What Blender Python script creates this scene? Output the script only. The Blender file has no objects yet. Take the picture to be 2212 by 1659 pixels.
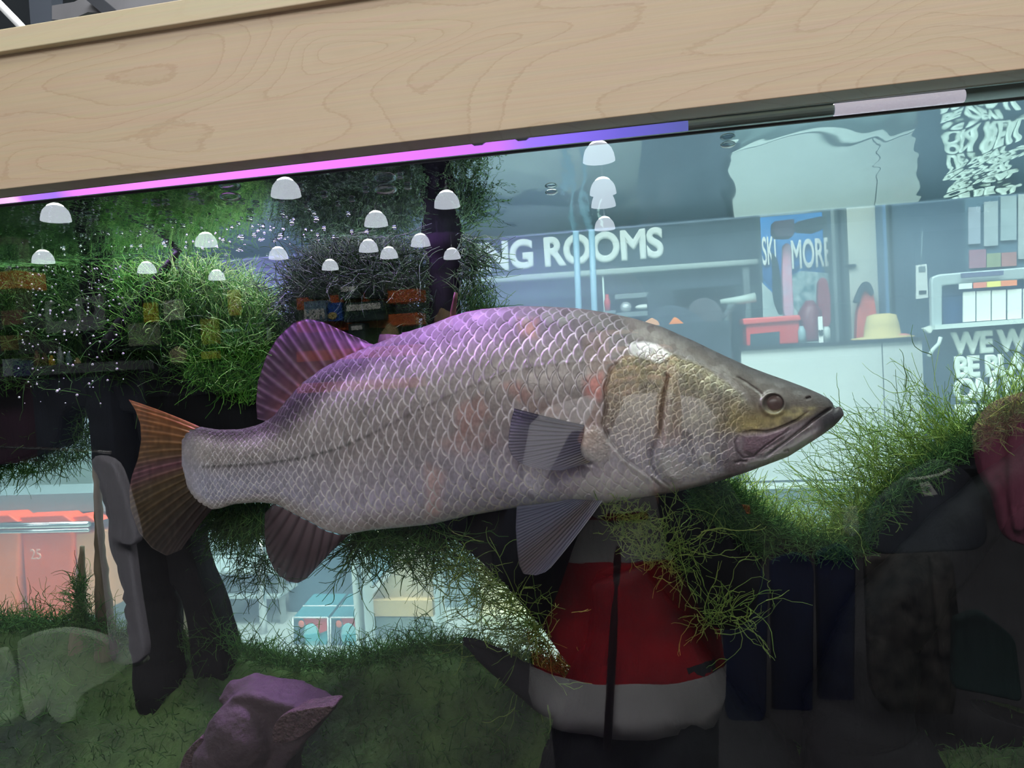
import bpy, math, random
import numpy as np
from mathutils import Vector, Matrix
random.seed(7); rng = np.random.default_rng(7)
scene = bpy.context.scene
COL = scene.collection

# ---------------------------------------------------------------- camera
F = 1600.0
CX = np.array([8506, 450.5, 1600.]); CX /= np.linalg.norm(CX)
CZ = np.array([-.0599, 1, .0369]); CZ -= CX * (CX @ CZ); CZ /= np.linalg.norm(CZ)
CY = np.cross(CZ, CX)
EYE = np.array([0, -.7, 1.5])
cam = bpy.data.cameras.new('camera'); cam_o = bpy.data.objects.new('camera', cam); COL.objects.link(cam_o)
cam.sensor_width = 36; cam.lens = F / 2212 * 36; cam.clip_start = .01; cam.clip_end = 200
cam_o.matrix_world = Matrix([list(CX) + [EYE[0]], list(CY) + [EYE[1]], list(CZ) + [EYE[2]], [0, 0, 0, 1]])
scene.camera = cam_o

# ---------------------------------------------------------------- world, lights, exposure
w = bpy.data.worlds.new('world'); scene.world = w; w.use_nodes = True
w.node_tree.nodes['Background'].inputs[0].default_value = (.78, .84, .9, 1)
w.node_tree.nodes['Background'].inputs[1].default_value = .55
scene.view_settings.view_transform = 'Standard'; scene.view_settings.look = 'None'
scene.view_settings.exposure = 0; scene.view_settings.gamma = 1
scene.cycles.max_bounces = 10; scene.cycles.transparent_max_bounces = 40
scene.cycles.diffuse_bounces = 3; scene.cycles.glossy_bounces = 5
scene.cycles.sample_clamp_indirect = 3; scene.cycles.use_adaptive_sampling = False
scene.cycles.caustics_reflective = False; scene.cycles.caustics_refractive = False

def area(name, loc, size, power, color, target=None, spread=math.pi):
    l = bpy.data.lights.new(name, 'AREA'); l.shape = 'RECTANGLE'; l.size, l.size_y = size
    l.energy = power; l.color = color; l.spread = spread
    o = bpy.data.objects.new(name, l); o.location = loc; COL.objects.link(o)
    d = Vector(target) - Vector(loc) if target else Vector((0, 0, -1))
    z = -d.normalized(); x = Vector((1, 0, 0)); x = (x - z * x.dot(z)).normalized(); y = z.cross(x)
    o.matrix_world = Matrix([[x[i], y[i], z[i], loc[i]] for i in range(3)] + [[0, 0, 0, 1]])
    return o
# unseen area lights added to light the aisle, racks, counter and displays
area('fill_light_aisle', (-.3, -6.2, 5.6), (10, 4.0), 700, (1, .97, .93), (-.2, 0, 1.4))
area('fill_light_side', (2.2, -2.4, 5.6), (2, 2), 150, (1, .98, .96), (.2, 0, 1.4))
area('fill_light_racks', (-.3, 1.6, 5.7), (8, 1.6), 1250, (1, .98, .97), (-.3, -2.4, .9))  # added to brighten the jacket and clothes reflected in the glass
area('fill_light_counter', (1.2, 3.0, 5.8), (8, 2.0), 640, (.97, 1, .98), (1.5, 6.5, 1))
area('fill_light_displays', (-1.5, .9, 5.8), (5, 1.0), 370, (1, 1, .97), (-1.2, 3.4, .6))
# tubes in the hood of the aquarium
area('hood_tube_white', (-.35, .34, 1.845), (2.6, .10), 15, (.92, 1, .93), (-.35, .33, 1.0))
area('hood_tube_violet', (-.42, .345, 1.84), (.66, .04), 9, (.60, .13, 1), (-.40, .33, 1.5), 2.6)

# ---------------------------------------------------------------- geometry helpers
def ray(px, py):
    px = np.asarray(px, float); py = np.asarray(py, float)
    a = (px - 1106) / F; b = (829.5 - py) / F
    v = np.stack([a, b, -np.ones_like(a)], -1)
    return np.stack([v @ CX, v @ CY, v @ CZ], -1)
def P(px, py, y):
    """point of the depth plane y that lies in the direction (px, py) of the photograph"""
    r = ray(px, py); t = (np.asarray(y, float) - EYE[1]) / r[..., 1]
    return EYE + r * t[..., None]
def Pz(px, py, z):
    r = ray(px, py); t = (z - EYE[2]) / r[..., 2]
    return EYE + r * t[..., None]
def M(px, py, yv):
    """real place (in front of the glass) of a thing whose mirror image is seen at (px, py)"""
    p = P(px, py, yv).copy(); p[..., 1] *= -1; return p
def srgb(r, g, b):
    f = lambda c: (c / 255 / 12.92) if c / 255 <= .04045 else ((c / 255 + .055) / 1.055) ** 2.4
    return (f(r), f(g), f(b), 1)

def link(o, parent=None):
    COL.objects.link(o)
    if parent is not None: o.parent = parent
    return o
def tag(o, label=None, cat=None, group=None, kind=None):
    if label: o['label'] = label
    if cat: o['category'] = cat
    if group: o['group'] = group
    if kind: o['kind'] = kind
    return o
def thing(name, label, cat, loc=(0, 0, 0), group=None, kind=None):
    o = bpy.data.objects.new(name, None); o.location = loc; o.empty_display_size = .05
    COL.objects.link(o); return tag(o, label, cat, group, kind)
def mesh(name, V, Fc, m, parent=None, smooth=False, attrs=None, link_it=True):
    me = bpy.data.meshes.new(name)
    V = np.asarray(V, float)
    if parent is not None and link_it: V = V - np.array(parent.location)
    if isinstance(Fc, np.ndarray):
        n, k = Fc.shape
        me.vertices.add(len(V)); me.vertices.foreach_set('co', V.astype(np.float32).ravel())
        me.loops.add(n * k); me.loops.foreach_set('vertex_index', Fc.astype(np.int32).ravel())
        me.polygons.add(n)
        me.polygons.foreach_set('loop_start', np.arange(0, n * k, k, dtype=np.int32))
        me.polygons.foreach_set('loop_total', np.full(n, k, dtype=np.int32))
        me.update(calc_edges=True)
    else:
        me.from_pydata([tuple(v) for v in V], [], [tuple(f) for f in Fc]); me.update()
    if smooth: me.polygons.foreach_set('use_smooth', np.ones(len(me.polygons), bool))
    if attrs:
        for k, (ty, arr) in attrs.items():
            a = me.attributes.new(k, ty, 'POINT')
            a.data.foreach_set('color' if 'COLOR' in ty else 'value', np.asarray(arr, np.float32).ravel())
    if m is not None: me.materials.append(m)
    o = bpy.data.objects.new(name, me)
    return link(o, parent) if link_it else o
class MB:
    """collects shapes for ONE mesh"""
    def __init__(s): s.V = []; s.F = []
    def add(s, V, Fc):
        b = len(s.V); s.V += [tuple(v) for v in V]; s.F += [tuple(b + i for i in f) for f in Fc]; return s
    def box(s, x0, x1, y0, y1, z0, z1):
        V = [(x, y, z) for x in (x0, x1) for y in (y0, y1) for z in (z0, z1)]
        return s.add(V, [(0, 1, 3, 2), (4, 6, 7, 5), (0, 4, 5, 1), (2, 3, 7, 6), (0, 2, 6, 4), (1, 5, 7, 3)])
    def pbox(s, px0, py0, px1, py1, y, d=.05, mir=False):
        """box whose front spans two corners of the picture at depth y, d deep"""
        a = (M if mir else P)(px0, py0, y); b = (M if mir else P)(px1, py1, y)
        yy = (-y - d, -y) if mir else (y, y + d)
        return s.box(min(a[0], b[0]), max(a[0], b[0]), yy[0], yy[1], min(a[2], b[2]), max(a[2], b[2]))
    def prism(s, pts, y, d, mir=False):
        """outline of picture points at depth y, extruded d deep"""
        pts = np.array(pts, float); f = (M if mir else P)(pts[:, 0], pts[:, 1], y)
        b = f.copy(); b[:, 1] += -d if mir else d
        n = len(pts); fr = list(range(n)); bk = [n + i for i in fr][::-1]
        ar = sum(pts[i][0] * pts[(i + 1) % n][1] - pts[(i + 1) % n][0] * pts[i][1] for i in range(n))
        fs = [tuple(fr), tuple(bk)] + [(i, n + i, n + (i + 1) % n, (i + 1) % n) for i in range(n)]
        if (ar > 0) != mir: fs = [t[::-1] for t in fs]
        if mir: fs = [t for t in fs]
        return s.add(np.vstack([f, b]), fs)
    def tube(s, pts, rad, n=10, cap=True):
        pts = [Vector(p) for p in pts]; m = len(pts)
        rad = rad if hasattr(rad, '__len__') else [rad] * m
        V = []; fs = []; ref = Vector((.13, .21, .97))
        for i, p in enumerate(pts):
            t = (pts[min(i + 1, m - 1)] - pts[max(i - 1, 0)]).normalized()
            u = t.cross(ref)
            if u.length < .1: u = t.cross(Vector((1, 0, 0)))
            u.normalize(); v = t.cross(u)
            V += [p + float(rad[i]) * (math.cos(a) * u + math.sin(a) * v) for a in [2 * math.pi * k / n for k in range(n)]]
        for i in range(m - 1):
            for k in range(n):
                fs.append((i * n + k, i * n + (k + 1) % n, (i + 1) * n + (k + 1) % n, (i + 1) * n + k))
        if cap: fs.append(tuple(range(n))[::-1]); fs.append(tuple((m - 1) * n + k for k in range(n)))
        return s.add(V, fs)
    def lathe(s, c, prof, n=24, sy=1.0):
        V = []; m = len(prof)
        for r, z in prof: V += [(c[0] + r * math.cos(2 * math.pi * k / n), c[1] + sy * r * math.sin(2 * math.pi * k / n), c[2] + z) for k in range(n)]
        fs = [(i * n + k, i * n + (k + 1) % n, (i + 1) * n + (k + 1) % n, (i + 1) * n + k) for i in range(m - 1) for k in range(n)]
        fs.append(tuple(range(n))[::-1]); fs.append(tuple((m - 1) * n + k for k in range(n)))
        return s.add(V, fs)
    def ell(s, c, r, n=16, m=10, fn=None):
        V = [];
        for i in range(m + 1):
            th = math.pi * i / m
            for k in range(n):
                ph = 2 * math.pi * k / n
                d = (math.sin(th) * math.cos(ph), math.sin(th) * math.sin(ph), math.cos(th))
                q = fn(d) if fn else 1
                V.append((c[0] + r[0] * d[0] * q, c[1] + r[1] * d[1] * q, c[2] + r[2] * d[2] * q))
        fs = [(i * n + k, (i + 1) * n + k, (i + 1) * n + (k + 1) % n, i * n + (k + 1) % n) for i in range(m) for k in range(n)]
        return s.add(V, fs)
    def build(s, name, m, parent=None, smooth=False, bevel=0, seg=2, sub=0, disp=None):
        o = mesh(name, s.V, s.F, m, parent, smooth)
        if bevel:
            b = o.modifiers.new('bevel', 'BEVEL'); b.width = bevel; b.segments = seg; b.limit_method = 'ANGLE'; b.angle_limit = math.radians(40)
            if smooth: b.harden_normals = False
        if sub:
            b = o.modifiers.new('sub', 'SUBSURF'); b.subdivision_type = 'SIMPLE'; b.levels = b.render_levels = sub
        if disp:
            tx = bpy.data.textures.new(name, 'CLOUDS'); tx.noise_scale = disp[1]; tx.noise_depth = 3
            d = o.modifiers.new('relief', 'DISPLACE'); d.texture = tx; d.strength = disp[0]; d.texture_coords = 'GLOBAL'
        return o

# ---------------------------------------------------------------- materials
def mat(name, c, rough=.6, metal=0, spec=.4, var=0, vscale=8, bump=0, bscale=40, c2=None, stretch=(1, 1, 1), emis=0, trans=0, sheen=0):
    m = bpy.data.materials.new(name); m.use_nodes = True; nt = m.node_tree; N = nt.nodes; L = nt.links
    b = N['Principled BSDF']; c = tuple(c[:3]) + (1,)
    b.inputs['Base Color'].default_value = c; b.inputs['Roughness'].default_value = rough
    b.inputs['Metallic'].default_value = metal; b.inputs['Specular IOR Level'].default_value = spec
    if sheen: b.inputs['Sheen Weight'].default_value = sheen
    if emis: b.inputs['Emission Color'].default_value = c; b.inputs['Emission Strength'].default_value = emis
    if var or bump:
        tc = N.new('ShaderNodeTexCoord'); mp = N.new('ShaderNodeMapping'); mp.inputs['Scale'].default_value = stretch
        L.new(tc.outputs['Object'], mp.inputs[0])
    if var:
        nz = N.new('ShaderNodeTexNoise'); nz.inputs['Scale'].default_value = vscale; nz.inputs['Detail'].default_value = 6
        L.new(mp.outputs[0], nz.inputs['Vector'])
        r = N.new('ShaderNodeValToRGB'); r.color_ramp.elements[0].position = .5 - .25 / (1 + var); r.color_ramp.elements[1].position = .5 + .25 / (1 + var)
        r.color_ramp.elements[0].color = (c[0] * (1 - var), c[1] * (1 - var), c[2] * (1 - var), 1)
        r.color_ramp.elements[1].color = tuple(c2[:3]) + (1,) if c2 else (min(1, c[0] * (1 + var)), min(1, c[1] * (1 + var)), min(1, c[2] * (1 + var)), 1)
        L.new(nz.outputs['Fac'], r.inputs[0]); L.new(r.outputs[0], b.inputs['Base Color'])
    if bump:
        nb = N.new('ShaderNodeTexNoise'); nb.inputs['Scale'].default_value = bscale; nb.inputs['Detail'].default_value = 4
        L.new(mp.outputs[0], nb.inputs['Vector']); bp = N.new('ShaderNodeBump'); bp.inputs['Strength'].default_value = bump
        bp.inputs['Distance'].default_value = .01; L.new(nb.outputs['Fac'], bp.inputs['Height']); L.new(bp.outputs[0], b.inputs['Normal'])
    return m
def C(name, r, g, b, **k): return mat(name, srgb(r, g, b), **k)
def nodes(name):
    m = bpy.data.materials.new(name); m.use_nodes = True; nt = m.node_tree
    for n in list(nt.nodes): nt.nodes.remove(n)
    return m, nt.nodes, nt.links, nt.nodes.new('ShaderNodeOutputMaterial')

def glass_sheet(name, ior, tint=(1, 1, 1), haze=None, haze_amt=0):
    m, N, L, out = nodes(name)
    tr = N.new('ShaderNodeBsdfTransparent'); tr.inputs[0].default_value = tuple(tint) + (1,)
    body = tr
    if haze:
        df = N.new('ShaderNodeBsdfDiffuse'); df.inputs[0].default_value = tuple(haze) + (1,)
        tl = N.new('ShaderNodeBsdfTranslucent'); tl.inputs[0].default_value = tuple(haze) + (1,)
        ad = N.new('ShaderNodeMixShader'); ad.inputs[0].default_value = .5; L.new(df.outputs[0], ad.inputs[1]); L.new(tl.outputs[0], ad.inputs[2])
        nz = N.new('ShaderNodeTexNoise'); nz.inputs['Scale'].default_value = 3.0; nz.inputs['Detail'].default_value = 5
        tc = N.new('ShaderNodeTexCoord'); L.new(tc.outputs['Object'], nz.inputs['Vector'])
        mr = N.new('ShaderNodeMapRange'); mr.inputs['From Min'].default_value = .3; mr.inputs['From Max'].default_value = .7
        mr.inputs['To Min'].default_value = haze_amt * .8; mr.inputs['To Max'].default_value = haze_amt * 1.25; L.new(nz.outputs['Fac'], mr.inputs['Value'])
        mx = N.new('ShaderNodeMixShader'); L.new(mr.outputs[0], mx.inputs[0]); L.new(tr.outputs[0], mx.inputs[1]); L.new(ad.outputs[0], mx.inputs[2]); body = mx
    gl = N.new('ShaderNodeBsdfGlossy'); gl.inputs['Roughness'].default_value = 0
    fr = N.new('ShaderNodeFresnel'); fr.inputs['IOR'].default_value = ior
    mx = N.new('ShaderNodeMixShader'); L.new(fr.outputs[0], mx.inputs[0]); L.new(body.outputs[0], mx.inputs[1]); L.new(gl.outputs[0], mx.inputs[2])
    L.new(mx.outputs[0], out.inputs[0]); return m

def water_mat():
    m, N, L, out = nodes('water')
    tr = N.new('ShaderNodeBsdfTransparent'); tr.inputs[0].default_value = (.93, .98, .97, 1)
    gl = N.new('ShaderNodeBsdfGlossy'); gl.inputs['Roughness'].default_value = .015; gl.inputs[0].default_value = (.76, .83, .85, 1)
    fr = N.new('ShaderNodeFresnel'); fr.inputs['IOR'].default_value = 1.33
    tc = N.new('ShaderNodeTexCoord'); mp = N.new('ShaderNodeMapping'); mp.inputs['Scale'].default_value = (5, 1.6, 1)
    L.new(tc.outputs['Object'], mp.inputs[0])
    n1 = N.new('ShaderNodeTexNoise'); n1.inputs['Scale'].default_value = 1.6; n1.inputs['Detail'].default_value = 2; n1.inputs['Distortion'].default_value = .6
    n2 = N.new('ShaderNodeTexNoise'); n2.inputs['Scale'].default_value = 9; n2.inputs['Detail'].default_value = 3
    L.new(mp.outputs[0], n1.inputs['Vector']); L.new(mp.outputs[0], n2.inputs['Vector'])
    # more agitation on the left, where the air comes in
    sx = N.new('ShaderNodeSeparateXYZ'); L.new(tc.outputs['Object'], sx.inputs[0])
    mr = N.new('ShaderNodeMapRange'); mr.inputs['From Min'].default_value = .1; mr.inputs['From Max'].default_value = -.9
    mr.inputs['To Min'].default_value = .0; mr.inputs['To Max'].default_value = .45; L.new(sx.outputs['X'], mr.inputs['Value'])
    mu = N.new('ShaderNodeMath'); mu.operation = 'MULTIPLY'; L.new(n2.outputs['Fac'], mu.inputs[0]); L.new(mr.outputs[0], mu.inputs[1])
    ad = N.new('ShaderNodeMath'); ad.operation = 'ADD'; L.new(n1.outputs['Fac'], ad.inputs[0]); L.new(mu.outputs[0], ad.inputs[1])
    bp = N.new('ShaderNodeBump'); bp.inputs['Strength'].default_value = .30; bp.inputs['Distance'].default_value = .010
    L.new(ad.outputs[0], bp.inputs['Height'])
    L.new(bp.outputs[0], fr.inputs['Normal']); L.new(bp.outputs[0], gl.inputs['Normal'])
    mx = N.new('ShaderNodeMixShader'); L.new(fr.outputs[0], mx.inputs[0]); L.new(tr.outputs[0], mx.inputs[1]); L.new(gl.outputs[0], mx.inputs[2])
    L.new(mx.outputs[0], out.inputs[0]); return m

def maple(name, base, line, scale=2.2, lines=1.0):
    """maple veneer: thin contour-like figure lines in a pale board"""
    m, N, L, out = nodes(name)
    b = N.new('ShaderNodeBsdfPrincipled'); L.new(b.outputs[0], out.inputs[0])
    b.inputs['Roughness'].default_value = .42; b.inputs['Specular IOR Level'].default_value = .35
    tc = N.new('ShaderNodeTexCoord'); mp = N.new('ShaderNodeMapping'); mp.inputs['Scale'].default_value = (1.5, 1, 5.2)
    mp.inputs['Location'].default_value = (.37, 0, .2); L.new(tc.outputs['Object'], mp.inputs[0])
    n = N.new('ShaderNodeTexNoise'); n.inputs['Scale'].default_value = scale; n.inputs['Detail'].default_value = 1.2; n.inputs['Roughness'].default_value = .35; n.inputs['Distortion'].default_value = .5
    L.new(mp.outputs[0], n.inputs['Vector'])
    n3 = N.new('ShaderNodeTexNoise'); n3.inputs['Scale'].default_value = 90; L.new(mp.outputs[0], n3.inputs['Vector'])
    jit = N.new('ShaderNodeMath'); jit.operation = 'MULTIPLY_ADD'; jit.inputs[1].default_value = .012; L.new(n3.outputs['Fac'], jit.inputs[0]); L.new(n.outputs['Fac'], jit.inputs[2])
    mu = N.new('ShaderNodeMath'); mu.operation = 'MULTIPLY'; mu.inputs[1].default_value = 17; L.new(jit.outputs[0], mu.inputs[0])
    fc = N.new('ShaderNodeMath'); fc.operation = 'FRACT'; L.new(mu.outputs[0], fc.inputs[0])
    r = N.new('ShaderNodeValToRGB'); cr = r.color_ramp
    cr.elements[0].position = 0; cr.elements[0].color = (.55 * lines,) * 3 + (1,)
    cr.elements[1].position = 1; cr.elements[1].color = (0, 0, 0, 1)
    e = cr.elements.new(.05); e.color = (1 * lines,) * 3 + (1,)
    e = cr.elements.new(.10); e.color = (.25 * lines,) * 3 + (1,)
    e = cr.elements.new(.5); e.color = (.0,) * 3 + (1,)
    L.new(fc.outputs[0], r.inputs[0])
    g = N.new('ShaderNodeMapping'); g.inputs['Scale'].default_value = (3, 1, 130); L.new(tc.outputs['Object'], g.inputs[0])
    n2 = N.new('ShaderNodeTexNoise'); n2.inputs['Scale'].default_value = 2; n2.inputs['Detail'].default_value = 4; L.new(g.outputs[0], n2.inputs['Vector'])
    n4 = N.new('ShaderNodeTexNoise'); n4.inputs['Scale'].default_value = 1.4; L.new(tc.outputs['Object'], n4.inputs['Vector'])
    c1 = N.new('ShaderNodeMix'); c1.data_type = 'RGBA'; c1.inputs[6].default_value = base[0]; c1.inputs[7].default_value = base[1]; L.new(n4.outputs['Fac'], c1.inputs[0])
    c2 = N.new('ShaderNodeMix'); c2.data_type = 'RGBA'; c2.inputs[7].default_value = line; L.new(c1.outputs[2], c2.inputs[6])
    am = N.new('ShaderNodeMath'); am.operation = 'MULTIPLY'; am.inputs[1].default_value = .24; L.new(r.outputs[0], am.inputs[0]); L.new(am.outputs[0], c2.inputs[0])
    c3 = N.new('ShaderNodeMix'); c3.data_type = 'RGBA'; c3.blend_type = 'MULTIPLY'; c3.inputs[0].default_value = .16
    L.new(c2.outputs[2], c3.inputs[6]); L.new(n2.outputs['Color'], c3.inputs[7]); L.new(c3.outputs[2], b.inputs['Base Color'])
    bp = N.new('ShaderNodeBump'); bp.inputs['Strength'].default_value = .08; bp.inputs['Distance'].default_value = .002; L.new(n2.outputs['Fac'], bp.inputs['Height']); L.new(bp.outputs[0], b.inputs['Normal'])
    return m

def emit(name, c, s):
    m, N, L, out = nodes(name); e = N.new('ShaderNodeEmission'); e.inputs[0].default_value = tuple(c[:3]) + (1,); e.inputs[1].default_value = s
    L.new(e.outputs[0], out.inputs[0]); return m

dark_metal = C('dark_metal', 40, 44, 50, rough=.5)
steel = C('brushed_steel', 190, 195, 195, rough=.3, metal=.8)
white_paint = C('white_paint', 225, 228, 225, rough=.5)
black_rubber = C('black_rubber', 14, 14, 16, rough=.5)
maple_face = maple('maple_veneer', (srgb(190, 172, 140), srgb(197, 178, 156)), srgb(150, 112, 76))
maple_edge = maple('maple_edge', (srgb(204, 192, 158), srgb(212, 202, 172)), srgb(190, 160, 120), 1.2, .4)

# ================================================================ THE SHELL OF THE SHOP
def struct(name, mb, m, **k): return tag(mb.build(name, m, **k), kind='structure')
struct('floor', MB().box(-34, 24, -31, 1.2, -.05, 0), C('floor_carpet', 62, 62, 66, rough=.9, var=.2, vscale=3))
struct('floor', MB().box(-34, 24, 1.2, 16, -.05, 0), C('floor_vinyl', 176, 184, 172, rough=.35, var=.12, vscale=1.5))
struct('ceiling', MB().box(-34, 24, -31, 16, 6.0, 6.1), C('ceiling_paint', 84, 86, 98, rough=.9, var=.2, vscale=.6))
struct('wall_back', MB().box(-8, 24, 9.0, 9.2, 0, 6), C('wall_back_paint', 92, 108, 112, rough=.8, var=.08, vscale=.7))
struct('wall_behind', MB().box(-34, 24, -31, -30.8, 0, 6), C('wall_behind_paint', 96, 98, 116, rough=.9))

# ================================================================ AQUARIUM
X0, X1, YB = -2.3, 1.5, .485
def zw(x): return 1.6925 - .006 * np.asarray(x, float)
def slope_box(mb, x0, x1, y0, y1, dz0, dz1, n=1):
    V = [(x, y, float(zw(x)) + dz) for x in (x0, x1) for y in (y0, y1) for dz in (dz0, dz1)]
    return mb.add(V, [(0, 1, 3, 2), (4, 6, 7, 5), (0, 4, 5, 1), (2, 3, 7, 6), (0, 2, 6, 4), (1, 5, 7, 3)])
tank = thing('aquarium', 'large glass aquarium filled with slightly green water, holding the big silver fish', 'aquarium', (0, .24, .55))
front_m = glass_sheet('front_glass', 1.72)
back_m = glass_sheet('back_glass', 1.25, (.64, .82, .82), srgb(150, 185, 205)[:3], .42)  # bluish diffuse layer in the pane stands in for haze in the water
mesh('front_pane', [(X0, 0, .58), (X1, 0, .58), (X1, 0, 1.74), (X0, 0, 1.74)], [(0, 1, 2, 3)], front_m, tank)
mesh('back_pane', [(X0, YB, .58), (X1, YB, .58), (X1, YB, 1.74), (X0, YB, 1.74)], [(0, 1, 2, 3)], back_m, tank)
MB().box(X0 - .01, X0, 0, YB, .55, 1.74).build('side_pane', back_m, tank)
MB().box(X1, X1 + .01, 0, YB, .55, 1.74).build('side_pane', back_m, tank)
MB().box(X0, X1, 0, YB, .55, .58).build('base', dark_metal, tank)
slope_box(MB(), X0, X1, .001, .004, -.0004, .0020).build('seal', black_rubber, tank)
slope_box(MB(), X0, X1, .0105, .013, .0170, .0190).build('rim_strip', C('rim_strip', 150, 170, 175, rough=.2), tank)
# still water surface, seen from below
nx, ny = 2, 2
wv = [(x, y, float(zw(x))) for x in (X0, X1) for y in (.0045, YB - .002)]
tag(mesh('water_surface', wv, [(0, 2, 3, 1)], water_mat()), 'rippled underside of the water surface, mirroring the shop beyond the tank', 'water surface', kind='stuff')

cab = thing('aquarium_cabinet', 'maple cabinet carrying the aquarium', 'cabinet', (0, .24, 0))
MB().box(X0, X1, -.03, .52, .06, .55).build('body', maple_face, cab)
MB().box(X0 + .05, X1 - .05, .0, .48, 0, .06).build('plinth', dark_metal, cab)

# maple fascia over the tank, its projecting cap board and the hood behind it
fz = float(P(1200, 268, -.034)[2])
fas = thing('fascia_board', 'wide maple veneered board running above the aquarium glass', 'fascia board', (0, -.02, fz))
MB().box(X0, X1, -.034, -.005, fz, 1.850).build('veneer_panel', maple_face, fas, bevel=.0008)
capz = float(P(0, 112, -.042)[2])
tz = float(P(200, 30, -.042)[2])
MB().box(X0, X1, -.042, -.004, capz, tz).build('cap_board', maple_edge, fas, bevel=.001)
MB().box(X0, X1, -.0048, -.002, fz + .0002, fz + .012).build('edge_lip', C('lip_brown', 140, 118, 92, rough=.5), fas)
hood = thing('aquarium_hood', 'dark hood over the water, hidden behind the maple board', 'hood', (0, .24, 1.852))
MB().box(X0, X1, -.004, .52, 1.851, 1.857).build('top', dark_metal, hood)
MB().box(X0, X1, .50, .52, 1.742, 1.852).build('rear_panel', C('hood_inner', 140, 165, 168, rough=.6), hood)
# light tube just inside the front glass, above the water line
tube = thing('light_tube', 'glowing pink and violet aquarium light tube under the maple board', 'light tube', (-.3, .03, 1.70))
def led(x0, x1, r=.0045, dz=.0152): return MB().tube([(x0, .028, float(zw(x0)) + dz), (x1, .028, float(zw(x1)) + dz)], r, 12)
xa, xb, xc, xd = [float(P(q, 350, .03)[0]) for q in (150, 1120, 1330, 1490)]
def led_mat():
    m, N, L, out = nodes('led_glow'); g = N.new('ShaderNodeNewGeometry'); sx = N.new('ShaderNodeSeparateXYZ'); L.new(g.outputs['Position'], sx.inputs[0])
    x0 = float(P(0, 430, .03)[0]); mr = N.new('ShaderNodeMapRange'); mr.inputs['From Min'].default_value = x0; mr.inputs['From Max'].default_value = xd; L.new(sx.outputs['X'], mr.inputs['Value'])
    r = N.new('ShaderNodeValToRGB'); cr = r.color_ramp; L.new(mr.outputs[0], r.inputs[0])
    st_ = [(0, (250, 170, 255)), (.03, (250, 190, 255)), (.045, (176, 110, 250)), (.10, (150, 110, 240)), (.13, (214, 120, 255)), (.25, (232, 130, 255)), (.62, (214, 112, 250)), (.76, (190, 110, 240)), (.80, (140, 108, 235)), (.92, (98, 90, 190)), (1, (80, 86, 150))]
    cr.elements[0].position = 0; cr.elements[0].color = srgb(*st_[0][1]); cr.elements[1].position = 1; cr.elements[1].color = srgb(*st_[-1][1])
    for p_, c_ in st_[1:-1]: cr.elements.new(p_).color = srgb(*c_)
    e = N.new('ShaderNodeEmission'); e.inputs[1].default_value = 1.5; L.new(r.outputs[0], e.inputs[0]); L.new(e.outputs[0], out.inputs[0]); return m
led(-1.6, xd, .0046).build('glowing_section', led_mat(), tube, True)
xg, xh = float(P(1800, 240, .03)[0]), float(P(2080, 210, .03)[0])
MB().tube([(xd, .028, float(zw(xd)) + .0152), (xg, .028, float(zw(xg)) + .0152)], .0046, 12).build('clear_sleeve', C('sleeve', 190, 215, 220, rough=.15), tube)
MB().tube([(xg, .028, float(zw(xg)) + .0152), (xh, .028, float(zw(xh)) + .0152)], .0055, 12).build('glare_section', mat('glare_white', srgb(215, 210, 225), rough=.1, bump=.5, bscale=90, emis=.6), tube, True)  # glowing piece added to stand for white glare right of the tube
for q in (1035, 1130):                                   # the small clips hanging over the tube
    x = float(P(q, 330, .025)[0]); z = float(zw(x)) + .0205
    MB().prism([(q - 14, 0), (q + 14, 0), (q + 5, 8), (q - 5, 8)], .02, .002)
    MB().add([(x - .009, .022, z), (x + .009, .022, z), (x + .004, .022, z - .004), (x - .004, .022, z - .004), (x - .009, .025, z), (x + .009, .025, z), (x + .004, .025, z - .004), (x - .004, .025, z - .004)],
             [(0, 3, 2, 1), (4, 5, 6, 7), (0, 1, 5, 4), (2, 3, 7, 6), (1, 2, 6, 5), (0, 4, 7, 3)]).build('clip', C('clip', 90, 110, 116, rough=.3), tube)

# ================================================================ THE FISH
YF = .30
TOP = np.array([(392, 960), (396, 945), (402, 931), (412, 925), (430, 921), (470, 928), (520, 927), (560, 917), (590, 900), (612, 872), (650, 828), (700, 792), (760, 763), (820, 739), (870, 720), (920, 704), (960, 690), (1010, 675), (1060, 666), (1120, 661), (1180, 662), (1250, 666), (1310, 675), (1370, 688), (1430, 706), (1500, 737), (1560, 766), (1620, 793), (1660, 808), (1700, 822), (1740, 837), (1770, 850), (1790, 861), (1799, 871), (1801, 879), (1805, 881), (1811, 878), (1817, 881), (1821, 888), (1823, 895)], float)
BOT = np.array([(392, 985), (395, 1020), (402, 1050), (412, 1070), (430, 1088), (455, 1101), (478, 1098), (505, 1089), (557, 1085), (598, 1089), (639, 1112), (672, 1128), (701, 1145), (742, 1156), (794, 1146), (860, 1140), (930, 1133), (1013, 1114), (1119, 1096), (1200, 1090), (1300, 1088), (1370, 1077), (1461, 1063), (1551, 1040), (1611, 1021), (1702, 987), (1740, 963), (1780, 937), (1800, 922), (1812, 910), (1820, 900), (1823, 896)], float)
WID = np.array([(392, 9), (430, 16), (520, 26), (620, 38), (760, 66), (900, 96), (1050, 116), (1200, 122), (1350, 118), (1480, 106), (1580, 90), (1660, 72), (1730, 50), (1780, 32), (1805, 20), (1818, 9), (1823, 1)], float)
def sm(tab, x, k=0):
    y = np.interp(x, tab[:, 0], tab[:, 1])
    return y
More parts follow.
